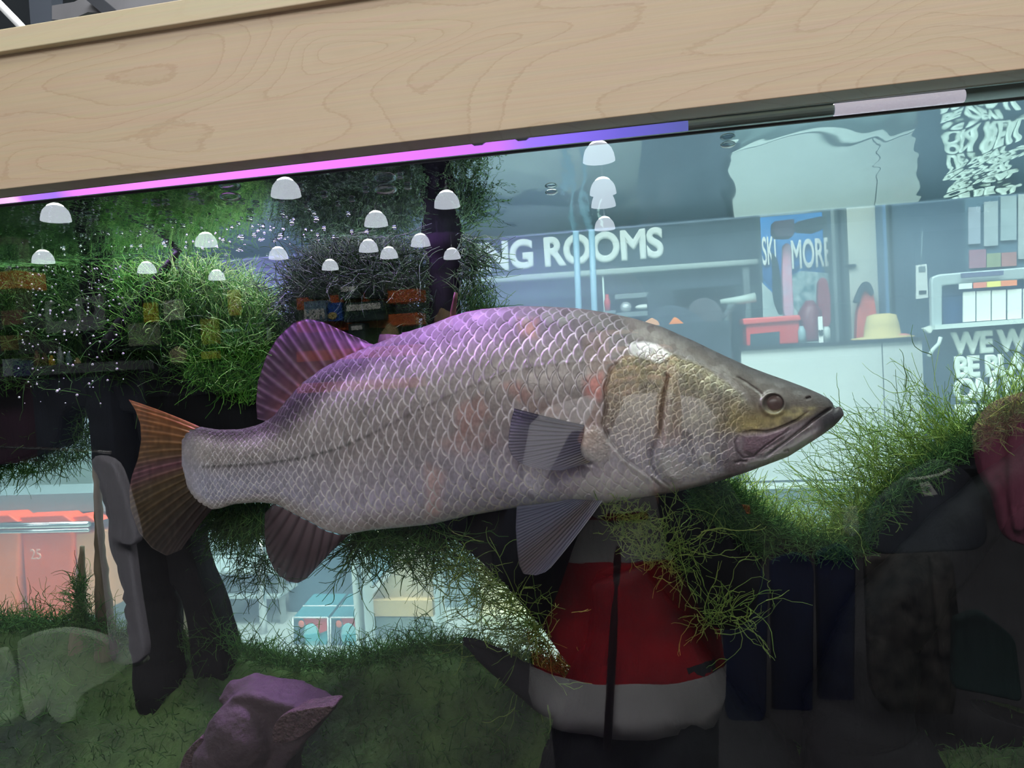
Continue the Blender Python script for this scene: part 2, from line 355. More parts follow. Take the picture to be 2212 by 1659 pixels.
def seg_dist(px, py, pts):
    """distance to a polyline, and how far along it the nearest point lies"""
    d = np.full(px.shape, 1e9); side = np.zeros(px.shape); T = np.zeros(px.shape); n = len(pts) - 1
    for i in range(n):
        (ax, ay), (bx, by) = pts[i], pts[i + 1]; dx, dy = bx - ax, by - ay
        t = np.clip(((px - ax) * dx + (py - ay) * dy) / (dx * dx + dy * dy + 1e-9), 0, 1)
        q = np.hypot(px - ax - t * dx, py - ay - t * dy); m = q < d
        d = np.where(m, q, d); side = np.where(m, np.sign(dx * (py - ay) - dy * (px - ax)), side); T = np.where(m, (i + t) / n, T)
    return d, side, T
def inside(px, py, pts):
    c = np.zeros(px.shape, bool); n = len(pts)
    for i in range(n):
        (x1, y1), (x2, y2) = pts[i], pts[(i + 1) % n]
        c ^= ((y1 > py) != (y2 > py)) & (px < (x2 - x1) * (py - y1) / (y2 - y1 + 1e-12) + x1)
    return c
def soft(px, py, pts, w_):
    d, _, _ = seg_dist(px, py, list(pts) + [pts[0]]); s = np.where(inside(px, py, pts), d, -d)
    return np.clip(s / w_ + .5, 0, 1)
def vnoise(x, y, seed=0):
    """smooth value noise 0..1"""
    r = np.random.default_rng(seed).random((256, 256)); xi = np.floor(x).astype(int); yi = np.floor(y).astype(int); fx = x - xi; fy = y - yi
    fx = fx * fx * (3 - 2 * fx); fy = fy * fy * (3 - 2 * fy); g = lambda i, j: r[i % 256, j % 256]
    return (g(xi, yi) * (1 - fx) + g(xi + 1, yi) * fx) * (1 - fy) + (g(xi, yi + 1) * (1 - fx) + g(xi + 1, yi + 1) * fx) * fy
def scales(a, b, ra, rb, seed=3, jit=.10):
    """overlapping scales on a staggered lattice: rim 0..1, height 0..1, a random number per scale. +a points to the head"""
    best = np.full(a.shape, -1e9); rim = np.zeros(a.shape); h = np.zeros(a.shape); rn = np.zeros(a.shape)
    tab = np.random.default_rng(seed).random((3, 512, 64)); jb = np.floor(b).astype(int)
    for dj in (-1, 0, 1, 2):
        j = jb + dj; st = .5 * (j % 2); ia = np.floor(a - st).astype(int)
        for di in (-1, 0, 1, 2):
            i = ia + di; J = tab[:, i % 512, j % 64]
            ca = i + st + (J[0] - .5) * jit; cb = j + (J[1] - .5) * jit
            da = (a - ca) / ra; db = (b - cb) / rb; d = np.hypot(np.abs(da) ** 1.05, db)
            ok = (d < 1) & (ca > best)
            best = np.where(ok, ca, best); rim = np.where(ok, d, rim)
            h = np.where(ok, np.clip(-da * .5 + .5, 0, 1), h); rn = np.where(ok, J[2], rn)
    return rim, h, rn

def build_fish_body():
    nxp, nt = 1250, 420
    px = np.linspace(392.5, 1822.7, nxp)
    px = px + 0
    T, B, Wd = sm(TOP, px), sm(BOT, px), sm(WID, px)
    ker = np.ones(15) / 15
    def smooth(v, keep):
        p = np.pad(v, 7, mode='edge'); q = np.convolve(p, ker, 'valid'); return v * keep + q * (1 - keep)
    keep = np.clip((px - 1765) / 25, 0, 1); T, B, Wd = smooth(T, keep), smooth(B, keep), smooth(Wd, np.zeros_like(px))
    Wd[-3:] = [2, 1.2, .5]
    H = B - T
    u = np.linspace(-1, 1, nt); s = np.sin(math.pi / 2 * u) * .6 + u * .4
    PX = np.repeat(px[:, None], nt, 1); U = np.repeat(u[None], nxp, 0); S = np.repeat(s[None], nxp, 0)
    mid = (T + B) / 2; PY = mid[:, None] + S * H[:, None] / 2
    prof = (1 - np.abs(S) ** 2.1) ** .62
    # belly slightly flatter than the back
    W_ = Wd[:, None] * prof
    # lattice coordinates
    pitch = np.interp(px, [392, 430, 560, 700, 900, 1100, 1350], [6.5, 10.5, 14, 19, 24, 27, 27]); a = np.concatenate([[0], np.cumsum(np.diff(px) / pitch[1:])])
    A = np.repeat(a[:, None], nt, 1) + .9 * (1 - U ** 2) - 2
    Bc = (U + 1) * 11.2 + 4 + .5 * (vnoise(PX / 90, PY / 70, 5) - .5) + .9 * np.sin((PX - 500) / 380)
    rim, hgt, rn = scales(A, Bc, .94, 1.2, 3, .2)
    # cheek and gill cover carry smaller, more irregular scales
    th = math.radians(24); qx = (PX * math.cos(th) + PY * math.sin(th)) / 17.0 + .7 * vnoise(PX / 40, PY / 40, 8); qy = (-PX * math.sin(th) + PY * math.cos(th)) / 12.5 + .8 * vnoise(PX / 35, PY / 35, 9)
    rim2, hgt2, rn2 = scales(qx, qy, .95, 1.2, 11, .45)
    gill = [(1338, 778), (1318, 800), (1306, 840), (1310, 880), (1302, 915), (1318, 950), (1345, 985), (1385, 1015), (1420, 1045), (1440, 1070)]
    dg, sg, _ = seg_dist(PX, PY, gill)
    head = soft(PX, PY, [(1345, 770), (1420, 752), (1520, 790), (1600, 850), (1700, 1000), (1600, 1100), (1450, 1100)] + gill[::-1], 10)
    naked = soft(PX, PY, [(1330, 655), (1372, 730), (1440, 752), (1500, 778), (1560, 815), (1605, 850), (1622, 885), (1600, 925), (1590, 960), (1600, 985), (1560, 1010), (1400, 1050), (1400, 1100), (1900, 1100), (1900, 600), (1330, 600)], 22)
    rimF = rim * (1 - head) + rim2 * head; hF = hgt * (1 - head) + hgt2 * head * .6; rnF = rn * (1 - head) + rn2 * head
    tailfade = np.clip((PX - 402) / 60, 0, 1)
    base = soft(PX, PY, [(1300, 932), (1318, 950), (1320, 985), (1295, 1004), (1262, 992), (1250, 965), (1258, 935), (1280, 925)], 16)
    amp = (1 - naked) * (.35 + .65 * tailfade) * (1 - .9 * base) * (1 - .5 * np.clip((np.abs(S) - .93) / .07, 0, 1))
    rimline = np.clip((rimF - .80) / .14, 0, 1) ** 1.2 * amp
    # relief
    disp = amp * (hF * .0022 - .0010 * rimline)
    grain = vnoise(PX / 2.6, PY / 2.6, 21)
    tex = vnoise(PX / 9, PY / 6, 22)
    disp += .0007 * grain * (naked * .25 + head * .9 + base * 1.2 + .15)
    dark = np.zeros_like(PX); light = np.zeros_like(PX); yel = np.zeros_like(PX)
    def groove(pts, w_, depth, dk=.0, taper=True):
        nonlocal disp, dark
        d, sd, t = seg_dist(PX, PY, pts); k = np.exp(-(d / w_) ** 2); k = k * (np.clip(np.minimum(t, 1 - t) * 8, .15, 1) if taper else 1)
        disp -= depth * k; dark = np.maximum(dark, dk * k)
    def ridge(pts, w_, h_, lt=.0):
        nonlocal disp, light
        d, sd, t = seg_dist(PX, PY, pts); k = np.exp(-(d / w_) ** 2) * np.clip(np.minimum(t, 1 - t) * 8, .15, 1)
        disp += h_ * k; light = np.maximum(light, lt * k)
    def plate(pts, w_, h_):
        nonlocal disp; disp += h_ * soft(PX, PY, pts, w_)
    groove([(1800, 880), (1788, 886), (1774, 895), (1755, 908), (1735, 925), (1700, 952), (1672, 972), (1648, 993)], 3.2, .006, .92)   # mouth slit
    groove([(1747, 889), (1720, 908), (1702, 916), (1675, 927), (1655, 932), (1625, 930), (1598, 936)], 2.4, .004, .75)                # over the jaw bone
    groove([(1598, 936), (1588, 955), (1592, 975), (1606, 990), (1628, 986), (1650, 966), (1680, 945), (1712, 925)], 2.2, .003, .45)
    plate([(1606, 940), (1655, 938), (1702, 922), (1690, 945), (1650, 968), (1628, 984), (1608, 974)], 8, .004)                         # maxilla
    ridge([(1640, 985), (1680, 965), (1720, 938), (1760, 915)], 5, .003, .25)
    ridge([(1600, 1002), (1660, 992), (1720, 962), (1770, 930)], 5, .002, .35)
    groove([(1585, 1000), (1600, 996), (1616, 998)], 3.5, .004, .7)
    groove([(1692, 976), (1704, 972)], 3.5, .003, .5)
    groove([(1438, 806), (1443, 815), (1434, 850), (1428, 890), (1426, 925), (1421, 948)], 3.2, .006, .75)                              # edge of the preopercle
    groove([(1421, 948), (1408, 975), (1406, 1005), (1425, 1035), (1455, 1058)], 3.0, .003, .35)
    ridge([(1450, 830), (1446, 880), (1440, 940), (1425, 985), (1440, 1025), (1480, 1045)], 9, .004, .3)
    plate([(1448, 940), (1412, 985), (1415, 1010), (1440, 1035), (1500, 1048), (1560, 1035), (1520, 985), (1480, 960)], 26, .003)
    groove(gill, 3.5, .004, .35)
    groove([(1440, 1070), (1480, 1056), (1540, 1040), (1600, 1022), (1680, 990)], 3, .002, .2)
    ridge([(1312, 950), (1345, 993), (1390, 1025), (1450, 1052), (1540, 1040)], 7, .003, .35)
    groove([(1255, 992), (1268, 1002), (1286, 1003)], 4, .004, .6)
    disp += .004 * base
    # lateral line
    lat = [(1345, 782), (1290, 779), (1200, 785), (1100, 800), (1000, 838), (900, 885), (800, 938), (740, 965), (660, 988), (560, 1002), (440, 1008)]
    d, _, _ = seg_dist(PX, PY, lat); latk = np.exp(-(d / 4.5) ** 2) * (.45 + .55 * (np.sin(A * 2 * math.pi) > 0)); disp += .0008 * latk
    # eye socket
    ex, ey = 1671, 872; de = np.hypot((PX - ex), (PY - ey) * 1.08); disp -= .007 * np.exp(-(de / 17) ** 4); disp += .0045 * np.exp(-((de - 25) / 6) ** 2)
    dark = np.maximum(dark, .55 * np.exp(-((de - 21) / 3.5) ** 2))
    groove([(1588, 812), (1612, 826), (1640, 846), (1650, 856)], 3, .0015, .2)
    groove([(1740, 862), (1752, 858)], 3, .003, .5)                                                                                  # nostril
    # ---------------- colour
    c = lambda r, g, b: np.array(srgb(r, g, b)[:3])
    K = lambda m: m[..., None]
    mixc = lambda A_, B_, m: A_ * (1 - K(m)) + B_ * K(m)
    dtop = PY - T[:, None]                                    # picture distance under the back line
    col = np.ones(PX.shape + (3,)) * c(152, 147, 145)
    col = mixc(col, c(178, 176, 194), np.clip((S - .15) / .6, 0, 1))          # paler, cooler belly, with light from below painted in
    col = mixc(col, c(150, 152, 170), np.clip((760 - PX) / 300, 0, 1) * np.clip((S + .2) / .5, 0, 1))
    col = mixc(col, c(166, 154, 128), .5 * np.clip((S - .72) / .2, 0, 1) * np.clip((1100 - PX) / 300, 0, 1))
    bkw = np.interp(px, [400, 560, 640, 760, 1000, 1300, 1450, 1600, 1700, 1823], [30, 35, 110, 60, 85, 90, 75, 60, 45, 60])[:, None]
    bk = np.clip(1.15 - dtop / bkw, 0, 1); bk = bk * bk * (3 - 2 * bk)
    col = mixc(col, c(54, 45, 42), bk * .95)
    # dark patch below the soft dorsal fin
    col = mixc(col, c(40, 36, 38), soft(PX, PY, [(592, 905), (640, 835), (700, 785), (812, 742), (780, 790), (720, 830), (660, 880), (620, 920)], 34) * .9)
    # exposed scale field and its pale rim
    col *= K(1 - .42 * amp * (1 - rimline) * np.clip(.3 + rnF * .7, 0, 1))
    rc = mixc(np.ones_like(col) * c(226, 222, 226), c(236, 230, 200) * np.ones_like(col), head * .6)
    col = mixc(col, rc, rimline * (.85 - .55 * bk) * (.35 + .65 * np.clip(vnoise(PX / 14, PY / 11, 31) * 1.6 - .2, 0, 1)))
    # dark crease just behind every rim
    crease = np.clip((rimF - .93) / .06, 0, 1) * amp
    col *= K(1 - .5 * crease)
    col = mixc(col, c(60, 62, 58), .75 * latk * np.clip((1050 - PX) / 300, 0.15, 1))
    # cheek: brassy with green glints; snout dark; jaw grey
    col = mixc(col, c(150, 142, 104), head * .75 * np.clip(1 - (PY - 800) / 160, 0, 1) * (.4 + .6 * tex))
    col = mixc(col, c(170, 172, 150), head * .5 * np.clip(vnoise(PX / 22, PY / 18, 41) * 2 - .9, 0, 1) * np.clip((PX - 1440) / 60, 0, 1))
    sn = naked * 1.0
    col = mixc(col, c(92, 84, 78), sn * .9)
    und = soft(PX, PY, [(1575, 915), (1640, 900), (1700, 885), (1760, 880), (1750, 890), (1700, 915), (1650, 932), (1600, 936)], 22)
    col = mixc(col, c(186, 178, 128), und * (.1 + .9 * vnoise(PX / 12, PY / 7, 43)))
    col = mixc(col, c(150, 138, 92), .7 * soft(PX, PY, [(1570, 870), (1640, 890), (1690, 900), (1640, 925), (1560, 925)], 40))
    jaw = soft(PX, PY, [(1570, 950), (1600, 938), (1690, 925), (1760, 905), (1800, 885), (1830, 880), (1830, 930), (1600, 1040), (1560, 1000)], 18)
    col = mixc(col, c(140, 130, 138), jaw * .85)
    col = mixc(col, c(196, 196, 204), .8 * soft(PX, PY, [(1610, 1000), (1680, 968), (1735, 935), (1770, 925), (1740, 955), (1680, 985), (1620, 1012)], 12) * (.5 + .5 * tex))
    col = mixc(col, c(126, 106, 118), .8 * soft(PX, PY, [(1608, 945), (1660, 938), (1700, 924), (1685, 945), (1650, 968), (1628, 984), (1608, 970)], 10))
    col = mixc(col, c(70, 72, 76), .9 * soft(PX, PY, [(1765, 900), (1790, 885), (1812, 875), (1830, 890), (1810, 925), (1775, 935)], 24))
    col = mixc(col, c(52, 48, 52), .9 * np.clip(1.1 - dtop / np.interp(px, [1300, 1500, 1650, 1760, 1823], [20, 28, 42, 40, 5])[:, None], 0, 1) * np.clip((PX - 1330) / 120, 0, 1))
    # silver bloom on the preopercle and the belly behind the jaw
    col = mixc(col, c(196, 198, 208), .7 * soft(PX, PY, [(1420, 960), (1450, 950), (1500, 1000), (1560, 1020), (1500, 1045), (1430, 1035), (1408, 1000)], 30))
    col = mixc(col, c(190, 184, 188), .55 * soft(PX, PY, [(1300, 1000), (1360, 1010), (1430, 1050), (1400, 1070), (1240, 1085), (1200, 1060)], 30))
    # faint reddish reflections painted into the flank colour, the bright patch on the nape
    for poly, cc, k in (([(1262, 820), (1300, 805), (1306, 840), (1295, 865), (1262, 850)], c(190, 96, 92), .75), ([(1085, 830), (1120, 825), (1150, 850), (1135, 868), (1100, 850)], c(180, 110, 100), .5),
                        ([(985, 880), (1040, 850), (1060, 900), (1020, 930), (990, 950)], c(168, 110, 98), .45), ([(940, 960), (1000, 930), (1060, 930), (1080, 960), (1000, 985)], c(170, 128, 112), .35),
                        ([(920, 1000), (960, 1020), (950, 1110), (920, 1120)], c(206, 164, 140), .5), ([(1120, 860), (1200, 870), (1230, 900), (1150, 900)], c(150, 110, 96), .4),
                        ([(1120, 690), (1160, 690), (1160, 730), (1125, 725)], c(190, 140, 80), .45)):
        col = mixc(col, cc, .62 * k * soft(PX, PY, poly, 18) * (1 - .6 * rimline))
    np_ = soft(PX, PY, [(1352, 745), (1390, 738), (1420, 745), (1450, 765), (1425, 785), (1395, 775), (1362, 765)], 6)
    col = mixc(col, c(228, 230, 226), np_ * (.75 - .5 * crease)); col *= K(1 - .55 * np_ * np.clip((rimF - .86) / .1, 0, 1))
    col = mixc(col, c(215, 212, 205), light)
    col *= K(1 - .9 * dark)
    col = mixc(col, c(140, 138, 128), .7 * base)
    col *= K(.86 + .28 * vnoise(PX / 5, PY / 5, 51)) * K(.93 + .14 * vnoise(PX / 60, PY / 40, 52))
    # bare-edged caudal root
    col = mixc(col, c(120, 116, 122), .7 * np.clip((440 - PX) / 30, 0, 1))
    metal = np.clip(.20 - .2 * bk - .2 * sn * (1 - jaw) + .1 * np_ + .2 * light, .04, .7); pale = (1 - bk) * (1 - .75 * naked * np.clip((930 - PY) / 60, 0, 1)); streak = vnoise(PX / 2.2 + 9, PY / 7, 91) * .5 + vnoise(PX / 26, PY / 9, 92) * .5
    gain = 1.05 + pale * (.95 + .5 * np_ + .8 * np.clip(S + .1, 0, 1) * (1 - .5 * naked))  # extra belly gain puts light reflected from below into the colour
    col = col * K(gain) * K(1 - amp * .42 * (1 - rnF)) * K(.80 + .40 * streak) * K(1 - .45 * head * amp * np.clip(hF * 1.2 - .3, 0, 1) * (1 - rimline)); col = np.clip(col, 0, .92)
    # -------- world positions: near side, then its mirror image about the mid plane
    scale = (YF - EYE[1]) / F
    off = W_ * scale + disp * np.minimum(1, prof * 2.2)
    off[:, 0] = off[:, -1] = 0
    ys = YF - off
    Pn = P(PX, PY, ys)
    nV = nxp * nt
    idx = np.arange(nV).reshape(nxp, nt)
    Fn = np.stack([idx[:-1, :-1], idx[:-1, 1:], idx[1:, 1:], idx[1:, :-1]], -1).reshape(-1, 4)
    # far side (coarser)
    js = np.unique(np.round(np.linspace(0, nt - 1, 61)).astype(int)); inner = js[1:-1]
    Pf = P(PX[:, inner], PY[:, inner], np.full((nxp, len(inner)), YF)); Pf[..., 1] = YF + (W_ * scale)[:, inner]
    fidx = np.concatenate([idx[:, :1], nV + np.arange(nxp * len(inner)).reshape(nxp, -1), idx[:, -1:]], 1)
    Ff = np.stack([fidx[:-1, :-1], fidx[1:, :-1], fidx[1:, 1:], fidx[:-1, 1:]], -1).reshape(-1, 4)
    V = np.vstack([Pn.reshape(-1, 3), Pf.reshape(-1, 3)])
    nF = len(inner) * nxp
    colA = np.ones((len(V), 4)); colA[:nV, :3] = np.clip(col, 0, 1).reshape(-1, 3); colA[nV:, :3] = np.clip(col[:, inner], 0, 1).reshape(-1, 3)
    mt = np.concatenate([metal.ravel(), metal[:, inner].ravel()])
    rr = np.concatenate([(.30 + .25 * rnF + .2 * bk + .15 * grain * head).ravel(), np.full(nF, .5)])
    surf = lambda x, y: float(np.interp(y, PY[int(np.argmin(abs(px - x)))], ys[int(np.argmin(abs(px - x)))]))
    return V, np.vstack([Fn, Ff]), colA, mt, rr, surf

def attr_mat(name, metal_attr=True, transl=False, bump=0):
    m, N, L, out = nodes(name)
    b = N.new('ShaderNodeBsdfPrincipled'); ca = N.new('ShaderNodeAttribute'); ca.attribute_name = 'tint'; L.new(ca.outputs['Color'], b.inputs['Base Color'])
    b.inputs['Specular IOR Level'].default_value = .5
    if metal_attr:
        a = N.new('ShaderNodeAttribute'); a.attribute_name = 'sheen_amount'; L.new(a.outputs['Fac'], b.inputs['Metallic'])
        a = N.new('ShaderNodeAttribute'); a.attribute_name = 'gloss'; L.new(a.outputs['Fac'], b.inputs['Roughness'])
    else: b.inputs['Roughness'].default_value = .45
    last = b
    if transl:
        t = N.new('ShaderNodeBsdfTranslucent'); L.new(ca.outputs['Color'], t.inputs[0]); mx = N.new('ShaderNodeMixShader'); mx.inputs[0].default_value = .35
        L.new(b.outputs[0], mx.inputs[1]); L.new(t.outputs[0], mx.inputs[2])
        tp = N.new('ShaderNodeBsdfTransparent'); a = N.new('ShaderNodeAttribute'); a.attribute_name = 'opacity'
        m2 = N.new('ShaderNodeMixShader'); L.new(a.outputs['Fac'], m2.inputs[0]); L.new(tp.outputs[0], m2.inputs[1]); L.new(mx.outputs[0], m2.inputs[2]); last = m2
    L.new(last.outputs[0], out.inputs[0]); return m
V, Fc, colA, mt, rr, fish_surface = build_fish_body()
fish = thing('barramundi', 'large silver barramundi with big scales hanging still in the water, facing right', 'fish', tuple(P(1107, 900, YF)))
skin = attr_mat('fish_skin'); fin_m = attr_mat('fin_membrane', False, True)
mesh('body', V, Fc, skin, fish, True, {'tint': ('FLOAT_COLOR', colA), 'sheen_amount': ('FLOAT', mt), 'gloss': ('FLOAT', rr)})

def resample(pts, n):
    pts = np.array(pts, float); d = np.concatenate([[0], np.cumsum(np.hypot(*np.diff(pts, axis=0).T))]); t = np.linspace(0, d[-1], n)
    out = np.stack([np.interp(t, d, pts[:, 0]), np.interp(t, d, pts[:, 1])], 1)
    if n > 20:
        k = max(3, n // 40) | 1; p = np.pad(out, ((k // 2, k // 2), (0, 0)), mode='edge'); o = np.stack([np.convolve(p[:, i], np.ones(k) / k, 'valid') for i in (0, 1)], 1); o[0], o[-1] = out[0], out[-1]; out = o
    return out
def fin(name, basep, tipp, nrays, yb, yt, colf, nu=260, nv=60, ridge=.0012, th=.0014, wave=0, bow=0, parent=None, label=None):
    """fan-shaped fin: a grid from its base line to its free edge, ribbed by its rays, with real thickness"""
    b = resample(basep, nu); t = resample(tipp, nu); u = np.linspace(0, 1, nu)[:, None]; v = np.linspace(0, 1, nv)[None]
    px = b[:, :1] * (1 - v) + t[:, :1] * v; py = b[:, 1:] * (1 - v) + t[:, 1:] * v
    nrm = np.hypot(t[:, 0] - b[:, 0], t[:, 1] - b[:, 1])[:, None] + 1e-6
    px = px + bow * (t[:, 1:] - b[:, 1:]) * v * (1 - v); py = py - bow * (t[:, :1] - b[:, :1]) * v * (1 - v)
    branch = np.clip((v - .55) * 3, 0, 1)
    r1 = np.cos(u * nrays * 2 * math.pi) * .5 + .5; r2 = np.cos(u * nrays * 4 * math.pi) * .5 + .5
    R = (r1 ** 3) * (1 - branch) + (r2 ** 2) * branch
    Y = yb * (1 - v) + yt * v + wave * np.sin(u * 7 + v * 3) * v
    U = u + 0 * v; Vv = v + 0 * u
    thk = (th * (1 - .7 * v) + ridge * R * (1 - .6 * v)) * np.minimum(1, np.minimum(U, 1 - U) * 40 + .08) * np.minimum(1, (1 - Vv) * 20 + .05)
    A = P(px, py, Y - thk); B2 = P(px, py, Y); B2[..., 1] = Y + thk
    col, op = colf(U, Vv, R, px, py)
    n = nu * nv; idx = np.arange(n).reshape(nu, nv)
    q = lambda I, f: np.stack([I[:-1, :-1], I[:-1, 1:], I[1:, 1:], I[1:, :-1]][::f], -1).reshape(-1, 4)
    Fs = [q(idx, 1), q(idx + n, -1)]
    for e in (idx[0], idx[-1], idx[:, 0], idx[:, -1]): Fs.append(np.stack([e[:-1], e[1:], e[1:] + n, e[:-1] + n], -1))
    ca = np.ones((2 * n, 4)); ca[:n, :3] = ca[n:, :3] = np.clip(col, 0, 1).reshape(-1, 3)
    o = mesh(name, np.vstack([A.reshape(-1, 3), B2.reshape(-1, 3)]), np.vstack(Fs), fin_m, parent if parent is not None else fish, True,
             {'tint': ('FLOAT_COLOR', ca), 'opacity': ('FLOAT', np.concatenate([op.ravel()] * 2))})
    if label: o['label'] = label
    return o
c3 = lambda r, g, b: np.array(srgb(r, g, b)[:3])
def lerp(a, b, m): return a * (1 - m[..., None]) + b * m[..., None]
def tail_col(U, Vv, R, px, py):
    c = lerp(c3(190, 128, 84) + 0 * Vv[..., None], c3(126, 106, 74), np.clip(U * 3.2 - .2, 0, 1))
    c = lerp(c, c3(150, 100, 118), np.exp(-((U - .42) / .07) ** 2) * .8)
    c = lerp(c, c3(84, 74, 66), np.clip((U - .5) * 3, 0, 1)); c = lerp(c, c3(70, 58, 56), np.clip((U - .8) * 5, 0, 1))
    c = c * (1.15 - .5 * (1 - R))[..., None] * (.75 + .5 * vnoise(px / 6, py / 14, 61))[..., None]
    return c, np.clip(.97 - .1 * Vv, 0, 1)
fin('tail_fin', [(432, 922), (410, 932), (398, 965), (396, 1010), (402, 1050), (420, 1075), (458, 1101)], [(278, 863), (292, 885), (303, 915), (305, 950), (298, 990), (284, 1030), (279, 1060), (282, 1100), (300, 1150), (328, 1184), (360, 1201), (392, 1187)], 17, YF, YF + .012, tail_col, nu=420, wave=.004, th=.002, ridge=.0016, bow=-.06)
def dorsal_col(U, Vv, R, px, py):
    c = lerp(c3(138, 88, 102) + 0 * Vv[..., None], c3(112, 84, 112), np.clip(Vv * 1.5, 0, 1))
    c = lerp(c, c3(186, 150, 190), R ** 2 * .5)
    c = c * (.8 + .4 * vnoise(px / 9, py / 9, 71))[..., None]
    return c, np.clip(.96 - .30 * Vv * (1 - R) + .0 * U, 0, 1)
fin('dorsal_fin', [(590, 912), (600, 893), (624, 862), (660, 825), (705, 793), (760, 768), (812, 746)], [(556, 905), (553, 870), (557, 825), (574, 772), (598, 731), (631, 699), (664, 688), (701, 696), (742, 716), (775, 730), (806, 744)], 12, YF, YF + .01, dorsal_col, nu=360, ridge=.0018, wave=.004, bow=.06)
def spine_col(U, Vv, R, px, py):
    return lerp(c3(96, 70, 84) + 0 * Vv[..., None], c3(150, 110, 150), Vv * .7), np.clip(.95 - .35 * Vv, 0, 1)
fin('spiny_fin', [(868, 722), (920, 706), (960, 692), (1010, 677), (1060, 668)], [(868, 718), (905, 714), (935, 699), (975, 683), (1010, 673), (1045, 667), (1062, 666)], 7, YF, YF + .004, spine_col, nu=150, nv=12)
fin('spiny_fin', [(815, 742), (850, 730), (872, 722)], [(820, 722), (838, 721), (862, 724)], 3, YF, YF + .004, spine_col, nu=60, nv=12)
def anal_col(U, Vv, R, px, py):
    c = lerp(c3(128, 112, 118) + 0 * Vv[..., None], c3(92, 78, 82), np.clip(Vv * 2, 0, 1)); c = lerp(c, c3(60, 50, 52), np.clip((U - .88) * 8, 0, 1))
    c = c * (.62 + .55 * (1 - R))[..., None]
    return c, np.clip(.98 - .25 * Vv ** 4 - .35 * np.clip((.12 - U) * 8, 0, 1), 0, 1)
fin('anal_fin', [(590, 1089), (615, 1100), (640, 1114), (672, 1130), (701, 1147), (730, 1156), (757, 1153)], [(572, 1108), (571, 1150), (575, 1190), (590, 1227), (604, 1244), (622, 1256), (643, 1260), (662, 1250), (690, 1220), (713, 1195), (735, 1172), (757, 1154)], 9, YF, YF + .006, anal_col, nu=260, ridge=.002, bow=.05)
def pelvic_col(U, Vv, R, px, py):
    c = lerp(c3(136, 142, 168) + 0 * Vv[..., None], c3(120, 108, 100), np.exp(-((U - .62) / .22) ** 2) * .75); c = lerp(c, c3(205, 208, 220), np.clip((U - .9) * 10, 0, 1) * .8)
    c = c * (.55 + .5 * (1 - R))[..., None]
    return c, np.clip(.95 - .35 * (1 - R) * np.clip(1 - U, 0, 1) - .1 * Vv, 0, 1)
fin('pelvic_fin', [(1235, 1078), (1262, 1080), (1302, 1082)], [(1116, 1093), (1114, 1140), (1117, 1185), (1121, 1220), (1131, 1240), (1158, 1243), (1178, 1236), (1190, 1226)], 15, YF - .045, YF - .07, pelvic_col, nu=260, ridge=.0012, bow=.05)
fin('pelvic_fin', [(1240, 1080), (1270, 1080), (1296, 1080)], [(1190, 1100), (1195, 1130), (1215, 1140), (1240, 1120)], 9, YF + .05, YF + .07, pelvic_col, nu=80, nv=24)
def pect_col(U, Vv, R, px, py):
    c = lerp(c3(128, 126, 150) + 0 * Vv[..., None], c3(172, 172, 196), np.clip(Vv * 1.2 - .1, 0, 1)); c = lerp(c, c3(72, 76, 104), np.exp(-((U - .02) / .1) ** 2) * .8)
    c = lerp(c, c3(170, 162, 130), np.clip((U - .6) * 2, 0, 1) * np.clip(1 - Vv * 1.3, 0, 1))
    c = c * (.34 + .72 * (1 - R ** .7))[..., None]
    return c, np.clip(.88 - .42 * Vv * (1 - R), 0, 1)
ysf = fish_surface(1262, 955)
fin('pectoral_fin', [(1262, 918), (1261, 934), (1257, 950), (1253, 968), (1256, 982), (1264, 992), (1276, 998)], [(1111, 882), (1104, 908), (1099, 940), (1098, 965), (1106, 985), (1122, 1000), (1150, 1010), (1180, 1015), (1210, 1017), (1238, 1010)], 17, ysf - .004, ysf - .016, pect_col, nu=320, ridge=.0007, th=.0006, bow=.03)

# eye
ez = fish_surface(1671, 872); e0 = P(1671, 872, ez - .000); sc = (ez + .7) / F
eye = MB().ell(e0, (20 * sc, .007, 19 * sc), 36, 24).build('eye', C('eye_ring', 104, 88, 86, rough=.25, spec=.4), fish, True)
e1 = e0 + np.array([-2 * sc, -.0045, 0]); MB().ell(e1, (15.5 * sc, .0045, 14.5 * sc), 32, 20).build('iris', C('iris_red', 96, 30, 26, rough=.2, spec=.3), eye, True)
e2 = e0 + np.array([-2 * sc, -.0085, .5 * sc]); MB().ell(e2, (11.5 * sc, .002, 10.5 * sc), 32, 20).build('pupil', C('pupil_dark', 24, 8, 10, rough=.12, spec=.35), eye, True)

# ================================================================ WOOD, STONE AND WEED IN THE TANK
wood_m = C('soaked_wood', 17, 19, 22, rough=.85, spec=.15, var=.35, vscale=14, bump=.6, bscale=30, stretch=(1, 1, .3))
wood2_m = C('wood_pale', 120, 112, 92, rough=.8, var=.45, vscale=30, bump=.7, bscale=40, stretch=(1, 1, .15))
def trunk(mb, pts, y, n=16, jag=.12, seed=1):
    """a bole through picture points (px, py, half width in px[, depth])"""
    r = np.random.default_rng(seed); C_, R_ = [], []
    A = np.array([(p[0], p[1], p[2], p[3] if len(p) > 3 else y) for p in pts], float)
    d = np.concatenate([[0], np.cumsum(np.hypot(*np.diff(A[:, :2], axis=0).T))]); t = np.linspace(0, d[-1], max(8, int(d[-1] / 14)))
    for k in t:
        q = [np.interp(k, d, A[:, i]) for i in range(4)]
        C_.append(P(q[0], q[1], q[3])); R_.append(q[2] * (q[3] + .7) / F * (1 + jag * (r.random() - .5)))
    return mb.tube(C_, R_, n)
